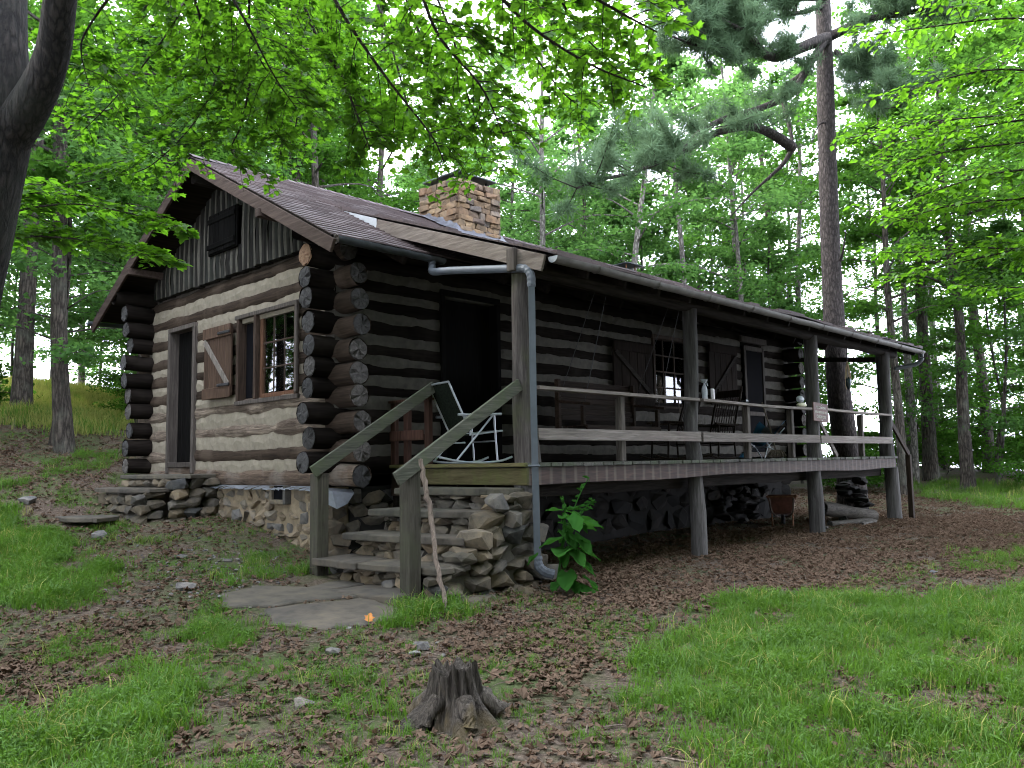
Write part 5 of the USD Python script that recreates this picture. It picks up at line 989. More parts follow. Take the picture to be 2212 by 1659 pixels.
obj("foliage", leaf_mesh(P_[rest], yw[rest], pt[rest], rl[rest], sz[rest], LEAF_MAPLE, LEAF_MAPLE_F), "leaf_maple", ym, kind="stuff")

rtree = thing("beech_tree", "young tree whose long flat boughs reach in from the right edge across the pine", "tree")
obj("trunk", limb([(8.2, -7.2, -1.5), (8.09, -7.26, -0.76), (7.9, -7.31, 1.1), (7.43, -7.44, 3.5), (7.01, -7.61, 5.82), (6.71, -7.77, 8.13)], [.15, .13, .115, .10, .08, .05], 6, 12), "bark_forest", rtree, smooth=True)
RBO = [[(7.6, -7.4, 2.9), (7.26, -6.85, 3.0), (6.72, -6.24, 2.75), (6.31, -5.48, 2.6), (5.95, -4.8, 2.45)], [(7.4, -7.4, 3.9), (7.21, -7.02, 4.2), (6.56, -6.34, 4.15), (6.2, -5.53, 4.15), (6.0, -4.73, 4.05)],
 [(7.6, -7.4, 3.0), (6.66, -7.05, 3.3), (6.2, -6.42, 3.29), (5.9, -5.68, 3.3), (5.81, -5.0, 3.21)], [(7.2, -7.5, 4.6), (6.58, -7.16, 4.71), (6.13, -6.45, 5.0), (5.87, -5.74, 5.03), (5.92, -5.07, 5.01)],
 [(7.1, -7.5, 5.3), (6.54, -7.21, 5.42), (6.09, -6.5, 5.66), (5.66, -5.62, 5.72), (5.51, -4.76, 5.86)], [(7.6, -7.4, 2.7), (7.29, -6.91, 2.78), (6.77, -6.37, 2.73), (6.59, -5.75, 2.85), (6.48, -5.06, 2.9), (6.42, -4.57, 2.98)],
 [(7.9, -7.3, 2.0), (7.93, -6.76, 2.35), (7.41, -6.08, 2.35), (7.19, -5.43, 2.45)], [(7.3, -7.4, 4.5), (7.78, -6.96, 4.77), (7.3, -6.05, 4.85), (6.94, -5.1, 4.93), (6.58, -4.14, 4.87)], [(6.9, -7.6, 6.0), (5.91, -7.34, 5.84), (5.62, -6.62, 5.91), (5.32, -5.74, 6.04)],
 [(7.5, -7.4, 3.4), (6.9, -6.9, 3.7), (6.4, -6.2, 3.75), (6.1, -5.4, 3.6), (6.0, -4.7, 3.45)], [(7.3, -7.4, 4.2), (6.9, -6.6, 4.5), (6.5, -5.8, 4.5), (6.2, -4.9, 4.45)]]
st3 = []; tw = MB()
for b_ in RBO:
    ts, s_ = bough(rv, b_, .020, spread=.85, step=.10, leaf_step=.05, droop=.10); st3 += s_
    for t_ in ts: tw.add(t_)
obj("twigs", tw.get(), "twig", rtree, kind="stuff", smooth=True)
P_, yw, pt, rl, sz = stations_to_leaves(rv, st3, .088, LEAF_OVAL, LEAF_MID_F, .28); obj("foliage", leaf_mesh(P_, yw, pt, rl, sz*1.05, LEAF_OVAL*[1, 1.25, 1], LEAF_MID_F), "leaf_maple", rtree, kind="stuff")
print("right tree leaves", len(P_))

# ------------------------------------------------------------------ the pine and the snag behind it
pn = thing("pine_tree", "tall pine with plated bark and crooked limbs rising behind the far end of the cabin", "tree")
PT = [(13.80, -1.03, -1.6), (13.76, -1.03, -0.36), (13.47, -0.99, 1.49), (13.3, -1.04, 4.24), (13.12, -1.15, 6.43), (13.04, -1.24, 8.78), (12.98, -1.33, 10.93), (12.96, -1.42, 13.83), (12.94, -1.51, 16.8)]
obj("trunk", limb(PT, [.38, .31, .265, .225, .21, .20, .17, .13, .09], 12, 22, 70, .09), "bark_pine", pn, smooth=60)
PL = [([(12.89, -1.39, 9.91), (12.11, -1.25, 9.51), (11.26, -1.03, 9.03), (10.56, -1.0, 8.79), (9.89, -1.03, 8.88), (9.21, -1.05, 8.87), (8.32, -0.86, 8.97)], .15), ([(11.72, -0.81, 9.28), (10.77, -0.67, 9.04), (9.88, -0.59, 8.83), (9.07, -0.58, 8.6), (8.28, -0.59, 8.35), (7.45, -0.58, 8.22)], .085),
 ([(12.91, -1.42, 9.98), (12.22, -1.32, 9.18), (11.45, -1.12, 8.21), (10.57, -0.85, 7.67), (9.56, -0.46, 7.22), (8.78, -0.31, 6.75), (8.05, -0.2, 6.14), (7.13, 0.1, 5.63), (6.23, 0.36, 5.29), (5.56, 0.38, 4.98)], .095),
 ([(13.04, -1.42, 10.0), (13.04, -1.88, 10.06), (13.02, -2.33, 10.06), (13.18, -2.95, 9.99), (13.27, -3.49, 9.91), (13.52, -4.19, 9.77)], .12), ([(13.15, -1.47, 9.62), (13.13, -1.8, 9.27), (13.18, -2.2, 8.87), (13.23, -2.58, 8.34), (13.19, -2.86, 7.83)], .08),
 ([(12.88, -1.34, 10.74), (11.93, -1.23, 10.24), (10.73, -0.87, 9.75), (9.59, -0.54, 9.13), (8.56, -0.35, 8.65)], .07), ([(12.93, -1.42, 10.92), (11.64, -1.15, 10.48), (10.04, -0.55, 10.05), (8.58, -0.1, 9.58), (7.62, -0.14, 8.98)], .08), ([(13.2, -1.3, 4.6), (12.9, -1.5, 4.75), (12.5, -1.75, 5.1)], .04), ([(13.1, -1.3, 7.9), (12.7, -1.2, 7.8), (12.4, -1.1, 7.3)], .035)]
snag_l = [([(11.62, -1.00, 6.99), (11.15, -0.90, 7.12), (10.67, -0.77, 7.21), (10.17, -0.62, 7.18), (9.50, -0.26, 6.95), (9.01, -0.07, 6.60), (8.45, 0.19, 6.27), (7.92, 0.41, 6.03)], .125), ([(11.63, -1.01, 6.99), (11.50, -0.83, 6.65), (11.34, -0.62, 6.40), (11.06, -0.29, 6.02), (10.73, 0.14, 5.46)], .06), ([(11.90, -1.25, 8.75), (11.83, -0.77, 8.44), (11.74, -0.89, 7.60), (11.63, -1.02, 7.04)], .10)]
for i, (p_, r_) in enumerate(PL+snag_l): obj("limb", limb(p_, [r_, r_*.75, r_*.5, r_*.2], 20+i, 9), "bark_pine", pn, smooth=60)
# needle tufts: sprays of thin needles along the outer limbs and their twigs
tuftv, tuftf = [], []; rn = np.random.default_rng(81)
for i in range(36):
    d = unit(rn.normal(size=3)+[.5, 0, .35]); L_ = rn.uniform(.11, .19); s = unit(np.cross(d, rn.normal(size=3)))*.0062; k = len(tuftv); o = rn.normal(size=3)*.035; tuftv += [o-s, o+s, o+d*L_]; tuftf.append((k, k+1, k+2))
TUFT = (np.array(tuftv), np.array(tuftf))
def instancer(name, protos, pos, yaw, scale, parent="/World", label=None, cat=None, kind="stuff", tilt=None, idx=None):
    path = numbered(path_of(parent), name); pi = UsdGeom.PointInstancer.Define(stage, path); n = len(pos); refs = []
    for i, (m_, mt_) in enumerate(protos):
        usdkit.mesh(stage, f"{path}/kind_{i+1:03d}", m_, M[mt_]); refs.append(Sdf.Path(f"{path}/kind_{i+1:03d}"))
    pi.CreatePrototypesRel().SetTargets(refs); rr_ = np.random.default_rng(n)
    pi.CreateProtoIndicesAttr(Vt.IntArray.FromNumpy((rr_.integers(0, len(protos), n) if idx is None else np.asarray(idx)).astype(np.int32)))
    pi.CreatePositionsAttr(Vt.Vec3fArray.FromNumpy(np.asarray(pos, np.float32)))
    h = yaw/2; q = np.stack([np.cos(h), 0*h, 0*h, np.sin(h)], 1)
    if tilt is not None:
        ax = rr_.uniform(0, 2*np.pi, n); t = tilt/2; b = np.stack([np.cos(t), np.sin(t)*np.cos(ax), np.sin(t)*np.sin(ax), 0*t], 1)
        w1, x1, y1, z1 = b.T; w2, x2, y2, z2 = q.T
        q = np.stack([w1*w2-x1*x2-y1*y2-z1*z2, w1*x2+x1*w2+y1*z2-z1*y2, w1*y2-x1*z2+y1*w2+z1*x2, w1*z2+x1*y2-y1*x2+z1*w2], 1)
    pi.CreateOrientationsAttr(Vt.QuathArray([Gf.Quath(float(a), float(b_), float(c), float(d)) for a, b_, c, d in q]))
    pi.CreateScalesAttr(Vt.Vec3fArray.FromNumpy(np.repeat(np.asarray(scale, np.float32)[:, None], 3, 1) if np.ndim(scale) == 1 else np.asarray(scale, np.float32)))
    return tag(pi, label, cat, None, kind)
tp = []; twp = MB()
for p_, r_ in PL[:7]+snag_l[:1]:
    p = curve(p_, 60)
    for k in range(14, 60, 1):
        if rn.random() < (.30 if r_ > .1 else .50):
            for _ in range(2):
                d = unit(rn.normal(size=3)*[1, 1, .45]+[-.5, -.2, .25]); L_ = rn.uniform(.3, 1.25)*(.6+.6*k/60); q = curve([p[k], p[k]+d*L_*.5, p[k]+d*L_+[0, 0, .12*L_]], 7); twp.add(tube(q, np.linspace(.014, .005, 7), 4, cap=False))
                for u in np.linspace(.45, 1, int(L_*9)+3): tp.append(q[min(6, int(round(u*6)))]+rn.normal(size=3)*.055)
obj("twigs", twp.get(), "twig", pn, kind="stuff"); tp = np.array(tp)
instancer("needles", [(TUFT, "needle")], tp, rn.uniform(0, 6.28, len(tp)), rn.uniform(.9, 1.6, len(tp)), pn, tilt=rn.uniform(0, 1.0, len(tp)))
print("needle tufts", len(tp))
# ------------------------------------------------------------------ kinds of forest tree, each built once
kinds = stage.CreateClassPrim("/World/TreeKinds")
def tree_kind(name, seed, H, r0, base, spread, nb, leaves, leaf, mat_leaf="leaf_canopy", mat_bark="bark_forest", bend=.25, up=.35, T=LEAF_FAR, F=LEAF_FAR_F, flat=.28):
    rng = np.random.default_rng(seed); root = f"/World/TreeKinds/{name}"; UsdGeom.Xform.Define(stage, root)
    tr_ = [np.array([0, 0, -.5])]; 
    for i in range(1, 7): tr_.append(np.array([tr_[-1][0]+rng.normal()*bend*.4, tr_[-1][1]+rng.normal()*bend*.4, -.5+(H+.5)*i/6]))
    n = 40; p = curve(tr_, n); u = np.linspace(0, 1, n); rad = r0*(1-.8*u)*(1+.5*np.exp(-u*28)); usdkit.mesh(stage, root+"/trunk", limb_raw(p, rad, seed, 12 if r0 > .1 else 7), M[mat_bark], smooth=True)
    lb = MB(); pts = []; az = rng.uniform(0, 6.28)
    for i in range(nb):
        t = (i+.5)/nb; z = base+(H*.97-base)*t; k = min(n-2, int((z+.5)/(H+.5)*(n-1))); az += 2.4+rng.uniform(-.5, .5); prof = math.sin(math.pi*min(1, .22+.80*t))**.7
        L_ = spread*prof*rng.uniform(.65, 1.15); d = np.array([math.cos(az), math.sin(az), up*rng.uniform(.2, 1.4)*(1 if t > .3 else .5)]); q = curve([p[k], p[k]+d*L_*.5+[0, 0, .06*L_], p[k]+d*L_+[0, 0, -.10*L_]], 10)
        lb.add(tube(q, np.linspace(max(.012, r0*.30*(1-.6*t)), .006, 10), 5, cap=False))
        m_ = int(leaves/nb); s = rng.uniform(.25, 1.0, 5); cl = []
        for j in range(6):
            a = q[rng.integers(3, 10)]; e = unit(d*[1, 1, .4]+rng.normal(size=3)*[.9, .9, .25]); l_ = L_*rng.uniform(.15, .45); b_ = a+e*l_; lb.add(tube([a, (a+b_)/2+[0, 0, .02], b_], [.008, .006, .004], 3, cap=False)); cl.append((a, b_))
        for j in range(m_):
            a, b_ = cl[rng.integers(len(cl))]; w = rng.uniform(.1, 1.12); pts.append(a+(b_-a)*w+rng.normal(size=3)*np.array([flat, flat, flat*.42])*(.5+.5*L_/spread))
    tag(usdkit.mesh(stage, root+"/limbs", lb.get(), M[mat_bark]), kind="stuff"); pts = np.array(pts); N = len(pts)
    m2 = usdkit.mesh(stage, root+"/crown", leaf_mesh(pts, rng.uniform(0, 6.28, N), rng.normal(.25, .45, N), rng.normal(0, .45, N), leaf*rng.uniform(.6, 1.25, N), T, F), M[mat_leaf]); tag(m2, kind="stuff")
    return root
def limb_raw(p, r, seed, sides):
    v, f = tube(p, r, sides); ax = np.repeat(p, sides, 0); q = v-ax
    return ax+q*(1+.20*(meshkit.fbm(np.c_[q[:, :2]*7+seed, ax[:, 2]*1.2], 3, seed)-.5))[:, None], f
KIND = {}
KIND["tall_a"] = tree_kind("tall_a", 1, 19, .20, 5.5, 3.6, 34, 15000, .155)
KIND["tall_b"] = tree_kind("tall_b", 2, 21, .24, 7.5, 4.0, 30, 15000, .155)
KIND["tall_c"] = tree_kind("tall_c", 3, 17, .15, 3.5, 3.0, 34, 13000, .15)
KIND["pale_a"] = tree_kind("pale_a", 4, 18, .17, 6.0, 3.6, 30, 11000, .165, "leaf_far", "bark_pale")
KIND["pale_b"] = tree_kind("pale_b", 5, 15, .14, 3.0, 3.4, 34, 12000, .165, "leaf_far")
KIND["under_a"] = tree_kind("under_a", 6, 7.0, .06, 1.0, 2.4, 26, 8000, .125, up=.2)
KIND["under_b"] = tree_kind("under_b", 7, 5.0, .045, .6, 1.9, 22, 6500, .12, up=.2)
KIND["under_c"] = tree_kind("under_c", 8, 9.0, .075, 1.8, 2.8, 30, 10000, .13, "leaf_far", up=.25)
KIND["bush"] = tree_kind("bush", 9, 1.6, .02, .1, 1.1, 14, 3500, .10, "leaf_canopy", up=.5, flat=.2)
KIND["bare_stem"] = tree_kind("bare_stem", 10, 16, .15, 10.0, 2.6, 16, 5000, .155, "leaf_far", "bark_pale")
def plant(kind, x, y, s, rz, label, cat="tree", group=None, name=None, lean=(0, 0), dz=0):
    nm = name or ("shrub" if kind == "bush" else "forest_tree"); x_ = UsdGeom.Xform.Define(stage, numbered("/World", nm))
    x_.AddTranslateOp().Set(Gf.Vec3d(x, y, gz(x, y)+dz)); x_.AddRotateXYZOp().Set(Gf.Vec3f(lean[0], lean[1], 0)); x_.AddRotateZOp(opSuffix="spin").Set(float(rz)); x_.AddScaleOp().Set(Gf.Vec3f(s, s, s))
    pr_ = x_.GetPrim(); pr_.GetReferences().AddInternalReference(Sdf.Path(KIND[kind])); pr_.SetInstanceable(True); tag(pr_, label, cat, group)
NAMED = [("tall_b", -.08, 12.5, .86, 10, "thick dark tree trunk at the far left, behind the big forked maple"), ("tall_a", -.52, 8.0, .82, 40, "dark leaning trunk left of the cabin's back corner, nearer than the thick one"), ("under_c", -.58, 8.7, .9, 80, "thin sapling stem just left of the leaning trunk by the cabin's back corner"),
 ("tall_b", 4.26, 14.6, .95, 200, "dark trunk rising straight behind the roof's near gable"), ("tall_c", 7.95, 13.9, 1.0, 120, "slim trunk behind the roof ridge under the overhanging maple"), ("pale_a", 14.3, 9.0, .95, 77, "mottled grey trunk just right of the stone chimney"), ("pale_b", 18.3, 10.6, 1.05, 33, "pale trunk further back between the chimney and the flue"),
 ("pale_a", 13.15, 5.85, .88, 250, "slanting grey trunk forking high between the chimney and the flue"), ("tall_b", 23.3, .14, .95, 300, "dark straight trunk close behind the far downspout"), ("bare_stem", 22.4, .35, .75, 20, "pale slender trunk beside the far porch rail"), ("tall_a", 19.45, -.28, .72, 140, "smooth pale-lit trunk just right of the far porch post"), ("bare_stem", 24.9, 1.34, 1.0, 60, "dark trunk seen between the far porch post and the far rail post"),
 ("tall_b", 21.3, -1.5, .78, 95, "stout dark trunk standing alone in the clearing right of the cabin"), ("bare_stem", 31, 2.2, 1.0, 150, "thin far trunk against the bright sky behind the far gutter"), ("under_c", 22.5, -1.94, .95, 10, "thin crooked sapling right of the stout dark trunk"), ("under_a", 23.8, -1.9, 1.1, 60, "slender slanting sapling near the right edge of the clearing")]
LEAN = {1: (0, -3.5), 7: (2, 12), 14: (4, 6), 15: (0, 9)}
for i, (k, x, y, s, rz, lab) in enumerate(NAMED): plant(k, x, y, s, rz, lab, lean=LEAN.get(i, (0, 0)))
# the wood behind: trees of the same few habits, at varied places
rw = np.random.default_rng(91)
def free(x, y, mind):
    if -3.0 < x < 15.5 and -5 < y < 9.0: return False
    return all((x-a)**2+(y-b)**2 > mind**2 for a, b in placed)
placed = [(x, y) for _, x, y, *_ in NAMED]+[(13.7, -1.0), (14.2, .5)]
ORD = "first second third fourth fifth sixth seventh eighth ninth tenth eleventh twelfth thirteenth fourteenth fifteenth sixteenth seventeenth eighteenth nineteenth twentieth".split()
def wood_band(n, kindset, rlo, rhi, alo, ahi, mind, slo, shi, label, cat, group, name=None, order=True):
    c = 0; tries = 0; got = []
    while c < n and tries < 20000:
        tries += 1; a = math.radians(rw.uniform(alo, ahi)); r_ = math.sqrt(rw.uniform(rlo**2, rhi**2)); x, y = CAM[0]+r_*math.cos(a), CAM[1]+r_*math.sin(a)
        if not free(x, y, mind): continue
        if inside([(-1.2, 10.2), (1.2, 10.0), (8.5, 28), (3.5, 28)], np.array(x), np.array(y)) or ((x+1.6)**2+(y-5.0)**2 < 9): continue
        placed.append((x, y)); got.append((a, x, y, kindset[rw.integers(len(kindset))], rw.uniform(slo, shi), rw.uniform(0, 360), (rw.uniform(-3, 3), rw.uniform(-3, 3)))); c += 1
    for i, (a, x, y, k, s_, rz, ln) in enumerate(sorted(got, reverse=True)): plant(k, x, y, s_, rz, label.replace("#", ORD[i]+" from the left") if order else label, cat, group, name, ln)
wood_band(10, ["tall_a", "tall_b", "tall_c"], 24, 34, 52, 86, 2.6, .85, 1.1, "tall dark-trunked tree behind the cabin's near gable, #", "tree", "tall trees behind the cabin")
wood_band(11, ["pale_a", "pale_b", "bare_stem"], 27, 44, 26, 56, 3.0, .85, 1.15, "pale-green tree in the thin wood beyond the roof, #", "tree", "pale trees beyond the roof")
wood_band(12, ["tall_a", "tall_c", "pale_b", "bare_stem"], 27, 44, 8, 30, 2.4, .8, 1.1, "straight-trunked tree in the wood right of the cabin, #", "tree", "trees right of the cabin")
wood_band(20, ["under_a", "under_c", "under_b"], 21, 36, 50, 72, 1.5, .8, 1.25, "small leafy tree in the dense wood left of the chimney, #", "tree", "understory trees behind the cabin", "understory_tree")
wood_band(16, ["under_c", "under_a", "under_b"], 25, 40, 26, 50, 1.8, .8, 1.3, "small leafy tree beyond the long roof, #", "tree", "understory trees beyond the roof", "understory_tree")
wood_band(8, ["under_a", "under_b", "under_c"], 27, 40, 8, 28, 1.6, .7, 1.15, "small leafy tree in the wood right of the porch, #", "tree", "understory trees right of the cabin", "understory_tree")
wood_band(14, ["bush"], 29, 40, 10, 30, 1.0, .8, 1.5, "low green shrub at the right edge of the clearing, #", "shrub", "shrubs right of the clearing")
wood_band(16, ["bush"], 22, 40, 56, 88, 1.0, .8, 1.6, "low green shrub around the meadow left of the cabin, #", "shrub", "shrubs by the meadow")
wood_band(12, ["tall_a", "under_c", "tall_c"], 22, 34, 88, 118, 2.4, .8, 1.1, "forest tree at the left side of the clearing", "tree", "trees at the left side of the clearing", order=False)

# unseen wood added to shade the cabin: behind the camera and to its right it stands close, to the left it is more open
wood_band(44, ["tall_a", "tall_b", "tall_c"], 5.5, 19, 182, 340, 1.6, .9, 1.15, "tall tree added out of view on the near side to shade the cabin", "tree", "added trees shading the cabin from the near side", order=False)
wood_band(52, ["under_a", "under_c", "under_b"], 5.5, 17, 190, 334, 1.0, .9, 1.4, "understory tree added out of view on the near side to shade the cabin", "tree", "added understory trees shading the cabin from the near side", "understory_tree", False)
wood_band(18, ["tall_a", "tall_b", "under_c", "pale_b"], 14, 28, 95, 170, 2.2, .9, 1.1, "forest tree on the open left side of the clearing", "tree", "trees on the open left side of the clearing", order=False)
wood_band(8, ["tall_b", "tall_a"], 16, 26, 350, 366, 3.0, .9, 1.1, "forest tree beyond the right edge of the clearing", "tree", "trees beyond the right edge of the clearing", order=False)

wood_band(16, ["pale_a", "pale_b", "tall_c", "under_c"], 34, 50, 25, 60, 2.0, .9, 1.25, "tree at the back of the wood beyond the roof, #", "tree", "trees at the back of the wood")
wood_band(12, ["tall_a", "tall_c", "under_c", "pale_b"], 26, 46, 56, 70, 1.8, .9, 1.25, "leafy tree at the back of the wood behind the gable, #", "tree", "trees at the back of the wood, left")
wood_band(20, ["under_c", "pale_b", "under_a", "tall_c"], 19, 38, 90, 108, 1.4, .9, 1.3, "leafy tree in the wood up the slope left of the meadow", "tree", "trees up the slope left of the meadow", order=False)
wood_band(9, ["pale_b", "under_c", "pale_a"], 33, 45, 66, 78, 2.0, .8, 1.15, "sunlit pale tree beyond the meadow left of the cabin, #", "tree", "pale trees beyond the meadow")
wood_band(8, ["bush"], 27, 35, 8, 22, 1.2, .6, 1.0, "leafy green shrub between the trunks right of the porch, #", "shrub", "shrubs between the trunks right of the porch")
wood_band(34, ["under_b", "under_c"], 11, 22, 198, 346, 1.0, 1.0, 1.5, "understory tree added out of view behind the camera to darken the porch", "tree", "added understory trees darkening the porch", "understory_tree", False)  # unseen trees added to cut low light reaching the porch
wood_band(40, ["bush"], 9, 20, 198, 346, .8, 1.3, 2.4, "shrub added out of view on the near side to darken the porch", "shrub", "added shrubs darkening the porch", None, False)  # unseen shrubs added to keep low light from under the deck
# ------------------------------------------------------------------ the burdock by the downspout, a fallen orange leaf, loose stones
bd = thing("burdock_plant", "tall broad-leaved green weed growing at the foot of the downspout", "plant")
rbk = np.random.default_rng(101)
BS = [[(.70, -3.15, -1.42), (.78, -3.14, -1.1), (.95, -3.12, -.70), (1.20, -3.10, -.35), (1.36, -3.10, -.18)], [(.74, -3.15, -1.3), (.80, -3.16, -.9), (.84, -3.18, -.55), (.80, -3.2, -.36)], [(.88, -3.12, -.85), (1.08, -3.1, -.62), (1.32, -3.08, -.5), (1.44, -3.08, -.42)]]
for s_ in BS: obj("stem", tube(curve(s_, 14), np.linspace(.012, .004, 14), 6), "leaf_burdock", bd)
def big_leaf(base, yaw, pitch, L_, W_, cup=.10, tooth=.05):
    n, m = 11, 7; t = np.linspace(0, 1, n); prof = np.sin(np.pi*np.minimum(.10+t*.90, 1))**.75*(1-.25*t)*W_
    v = []
    for i, tt in enumerate(t):
        for j in range(m):
            s = -1+2*j/(m-1); w = prof[i]*(1+(tooth*2*rbk.uniform(-1, 1) if abs(s) == 1 else 0)); v.append((L_*tt-.12*L_*(abs(s)**2)*(tt < .25), s*w/2, cup*L_*(abs(s)**1.3)-.35*L_*tt*tt*.6+.012*math.sin(9*tt+3*s)))
    v = np.array(v) @ roty(-pitch).T @ rotz(yaw).T+np.asarray(base); f = []
    for i in range(n-1):
        for j in range(m-1): a = i*m+j; f += [(a, a+m, a+1), (a+1, a+m, a+m+1)]
    return v, np.array(f)
for b_, yw_, pt_, L_, W_ in [((.95, -3.2, -.88), -.8, -.35, .32, .20), ((.86, -3.3, -1.0), -1.1, -.55, .27, .19), ((.72, -3.3, -1.12), -2.5, -.5, .27, .22), ((.72, -3.25, -.78), 2.4, -.2, .26, .22), ((.78, -3.2, -.72), -1.6, -.6, .26, .22), ((1.0, -3.15, -.60), -.5, .0, .30, .13), ((.98, -3.3, -1.2), -.9, -.7, .30, .24), ((.82, -3.2, -.58), -2.6, .2, .22, .14), ((.90, -3.15, -.52), -.9, -.2, .2, .12), ((1.0, -3.12, -.5), .3, .1, .22, .11), ((.78, -3.2, -.5), 2.6, .2, .18, .10), ((.85, -3.35, -1.28), -1.7, -.4, .28, .22), ((.60, -3.0, -.95), 2.6, -.6, .15, .13)]:
    obj("leaf", big_leaf(b_, yw_, pt_, L_, W_), "leaf_burdock", bd, smooth=True)
for k_ in range(16):
    a_ = rbk.uniform(-2.9, .9); h_ = rbk.uniform(-1.3, -.55); q_ = .16+.22*rbk.random(); obj("leaf", big_leaf((.82+.10*math.cos(a_)+.08*(h_+1.3), -3.18+.10*math.sin(a_), h_), a_, rbk.uniform(-.75, .05), q_, q_*rbk.uniform(.5, .72), tooth=.08), "leaf_burdock", bd, smooth=True)
for s_ in BS:
    p = curve(s_, 20)
    for k in range(8, 20): obj("leaf", big_leaf(p[k], rbk.uniform(0, 6.28), rbk.uniform(-.3, .5), rbk.uniform(.05, .15)*(1.5-.05*k), rbk.uniform(.025, .055), tooth=.12), "leaf_burdock", bd, smooth=True)
z_ = gz(-1.6, -3.05)
tag(obj("fallen_leaf", leaf_mesh(np.array([[-1.62, -3.10, z_+.03]]), np.array([.5]), np.array([-.9]), np.array([.3]), np.array([.085]), LEAF_MAPLE, LEAF_MAPLE_F), "leaf_orange"), "single orange leaf at the edge of the paving flag", "leaf")

# ------------------------------------------------------------------ ground cover
G = dict(
G1=[(-2.79,4.43),(-2.11,3.01),(-2.36,.67),(-2.9,-.66),(-3.46,-.52),(-3.9,.6)], G2=[(-4.75,-3.4),(-4.18,-3.67),(-3.46,-3.02),(-3.24,-3.38),(-3.68,-4.21),(-3.95,-5.3),(-4.9,-4.6)], G3=[(-2.32,-1.48),(-2.33,-1.94),(-2.36,-2.93),(-2.56,-3.2),(-2.91,-3.11),(-3.13,-2.98),(-2.83,-2.48)],
G4=[(-3.81,-1.8),(-3.33,-1.74),(-3.31,-2.87),(-3.5,-3.11),(-3.92,-2.82)], G5=[(-.92,-5.34),(.39,-4.99),(2.02,-4.74),(2.6,-5.9),(5.6,-7.3),(6.0,-9.4),(-1.0,-9.0),(-2.49,-6.76),(-1.9,-6.1)], G6=[(-.8,-2.70),(-.35,-2.80),(-.65,-3.28),(-1.38,-3.33),(-1.37,-2.79)], G7=[(-1.44,-.15),(-.54,.45),(-.67,-.9),(-1.51,-1.2),(-1.74,-1.0)],
G8=[(-1.63,6.19),(.42,8.05),(0,6.62),(-1.14,5.76)], G8b=[(-1.54,5.31),(-.49,5.43),(-.86,4.9),(-1.39,4.32)], G8c=[(-1.49,3.85),(-1.2,3.69),(-1.54,1.45),(-1.97,1.78)], G9=[(-2.62,-4.19),(-2.12,-4.24),(-2.79,-5.16),(-3.04,-4.99)], G10=[(-.67,-4.59),(.25,-4.85),(-.66,-5.44),(-1.04,-5.02)],
G11=[(22.44,.6),(22.83,-3.18),(16.3,-4.44),(18.54,-1.16)], G12=[(6.85,-5.06),(9.16,-6.02),(6.13,-6.57),(5.33,-5.71)], G13=[(-2.38,6.3),(-1.87,6.03),(-2.28,4.22),(-2.83,4.21)])
DENS = dict(G1=900, G2=1300, G3=900, G4=520, G5=760, G6=420, G7=230, G8=260, G8b=260, G8c=300, G9=260, G10=170, G11=50, G12=130, G13=300)
HGT = dict(G1=.95, G2=.85, G3=.65, G4=.6, G5=.85, G6=1.0, G7=.75, G8=.8, G8b=.7, G8c=.7, G9=.8, G10=.75, G11=1.6, G12=.7, G13=.9)
rgz = np.random.default_rng(111)
def tuft(seed, n=18, h=.16, w=.0034, lean=.6, spread=.05):
    rng = np.random.default_rng(seed); v = []; f = []
    for i in range(n):
        a, L_, l_ = rng.uniform(0, 6.28), h*rng.uniform(.45, 1.15), lean*rng.uniform(.3, 1.3); b = np.array([rng.normal()*spread, rng.normal()*spread, -.01]); d = np.array([math.cos(a), math.sin(a), 0]); s = np.array([-d[1], d[0], 0])*w*rng.uniform(.7, 1.3); k = len(v)
        p1 = b+d*L_*l_*.22+[0, 0, L_*.55]; p2 = b+d*L_*l_*.75+[0, 0, L_*(.95-.25*l_)]
        v += [b-s, b+s, p1-s*.8, p1+s*.8, p2]; f += [(k, k+1, k+3), (k, k+3, k+2), (k+2, k+3, k+4)]
    return np.array(v), np.array(f)
def broad(seed, n=9, h=.12):
    """A tuft of stiltgrass: thin stems with short broad blades."""
    rng = np.random.default_rng(seed); P = []; S = []; Y = []; PT_ = []; b_ = MB()
    for i in range(n):
        a = rng.uniform(0, 6.28); o = np.array([rng.normal()*.05, rng.normal()*.05, 0]); tip = o+np.array([math.cos(a)*h*.5, math.sin(a)*h*.5, h*rng.uniform(.6, 1.1)]); b_.add(tube([o, (o+tip)/2+[0, 0, .01], tip], [.0016, .0013, .001], 3, cap=False))
        for t in (.4, .65, .85, 1.0): P.append(o+(tip-o)*t); Y.append(rng.uniform(0, 6.28)); S.append(rng.uniform(.018, .036)); PT_.append(rng.normal(-.1, .35))
    N = len(P); b_.add(leaf_mesh(np.array(P), np.array(Y), np.array(PT_), rng.normal(0, .3, N), np.array(S), LEAF_OVAL*[1, .62, 1], LEAF_MID_F)); return b_.get()
def poisson(poly, dens):
    p = np.array(poly); lo, hi = p.min(0)-.25, p.max(0)+.25; n = int(np.prod(hi-lo)*dens); x, y = rgz.uniform(lo[0], hi[0], n), rgz.uniform(lo[1], hi[1], n)
    jx, jy = x+(meshkit.fbm(np.c_[x*2.2, y*2.2, 0*x], 3, 3)-.5)*.9+rgz.normal(size=n)*.09, y+(meshkit.fbm(np.c_[x*2.2, y*2.2, 0*x], 3, 4)-.5)*.9+rgz.normal(size=n)*.09
    clump = meshkit.fbm(np.c_[x*2.6, y*2.6, 0*x], 3, 9); k = inside(poly, jx, jy) & (rgz.random(n) < np.clip((clump-.25)*3.2, .08, 1)); return x[k], y[k], clump[k]
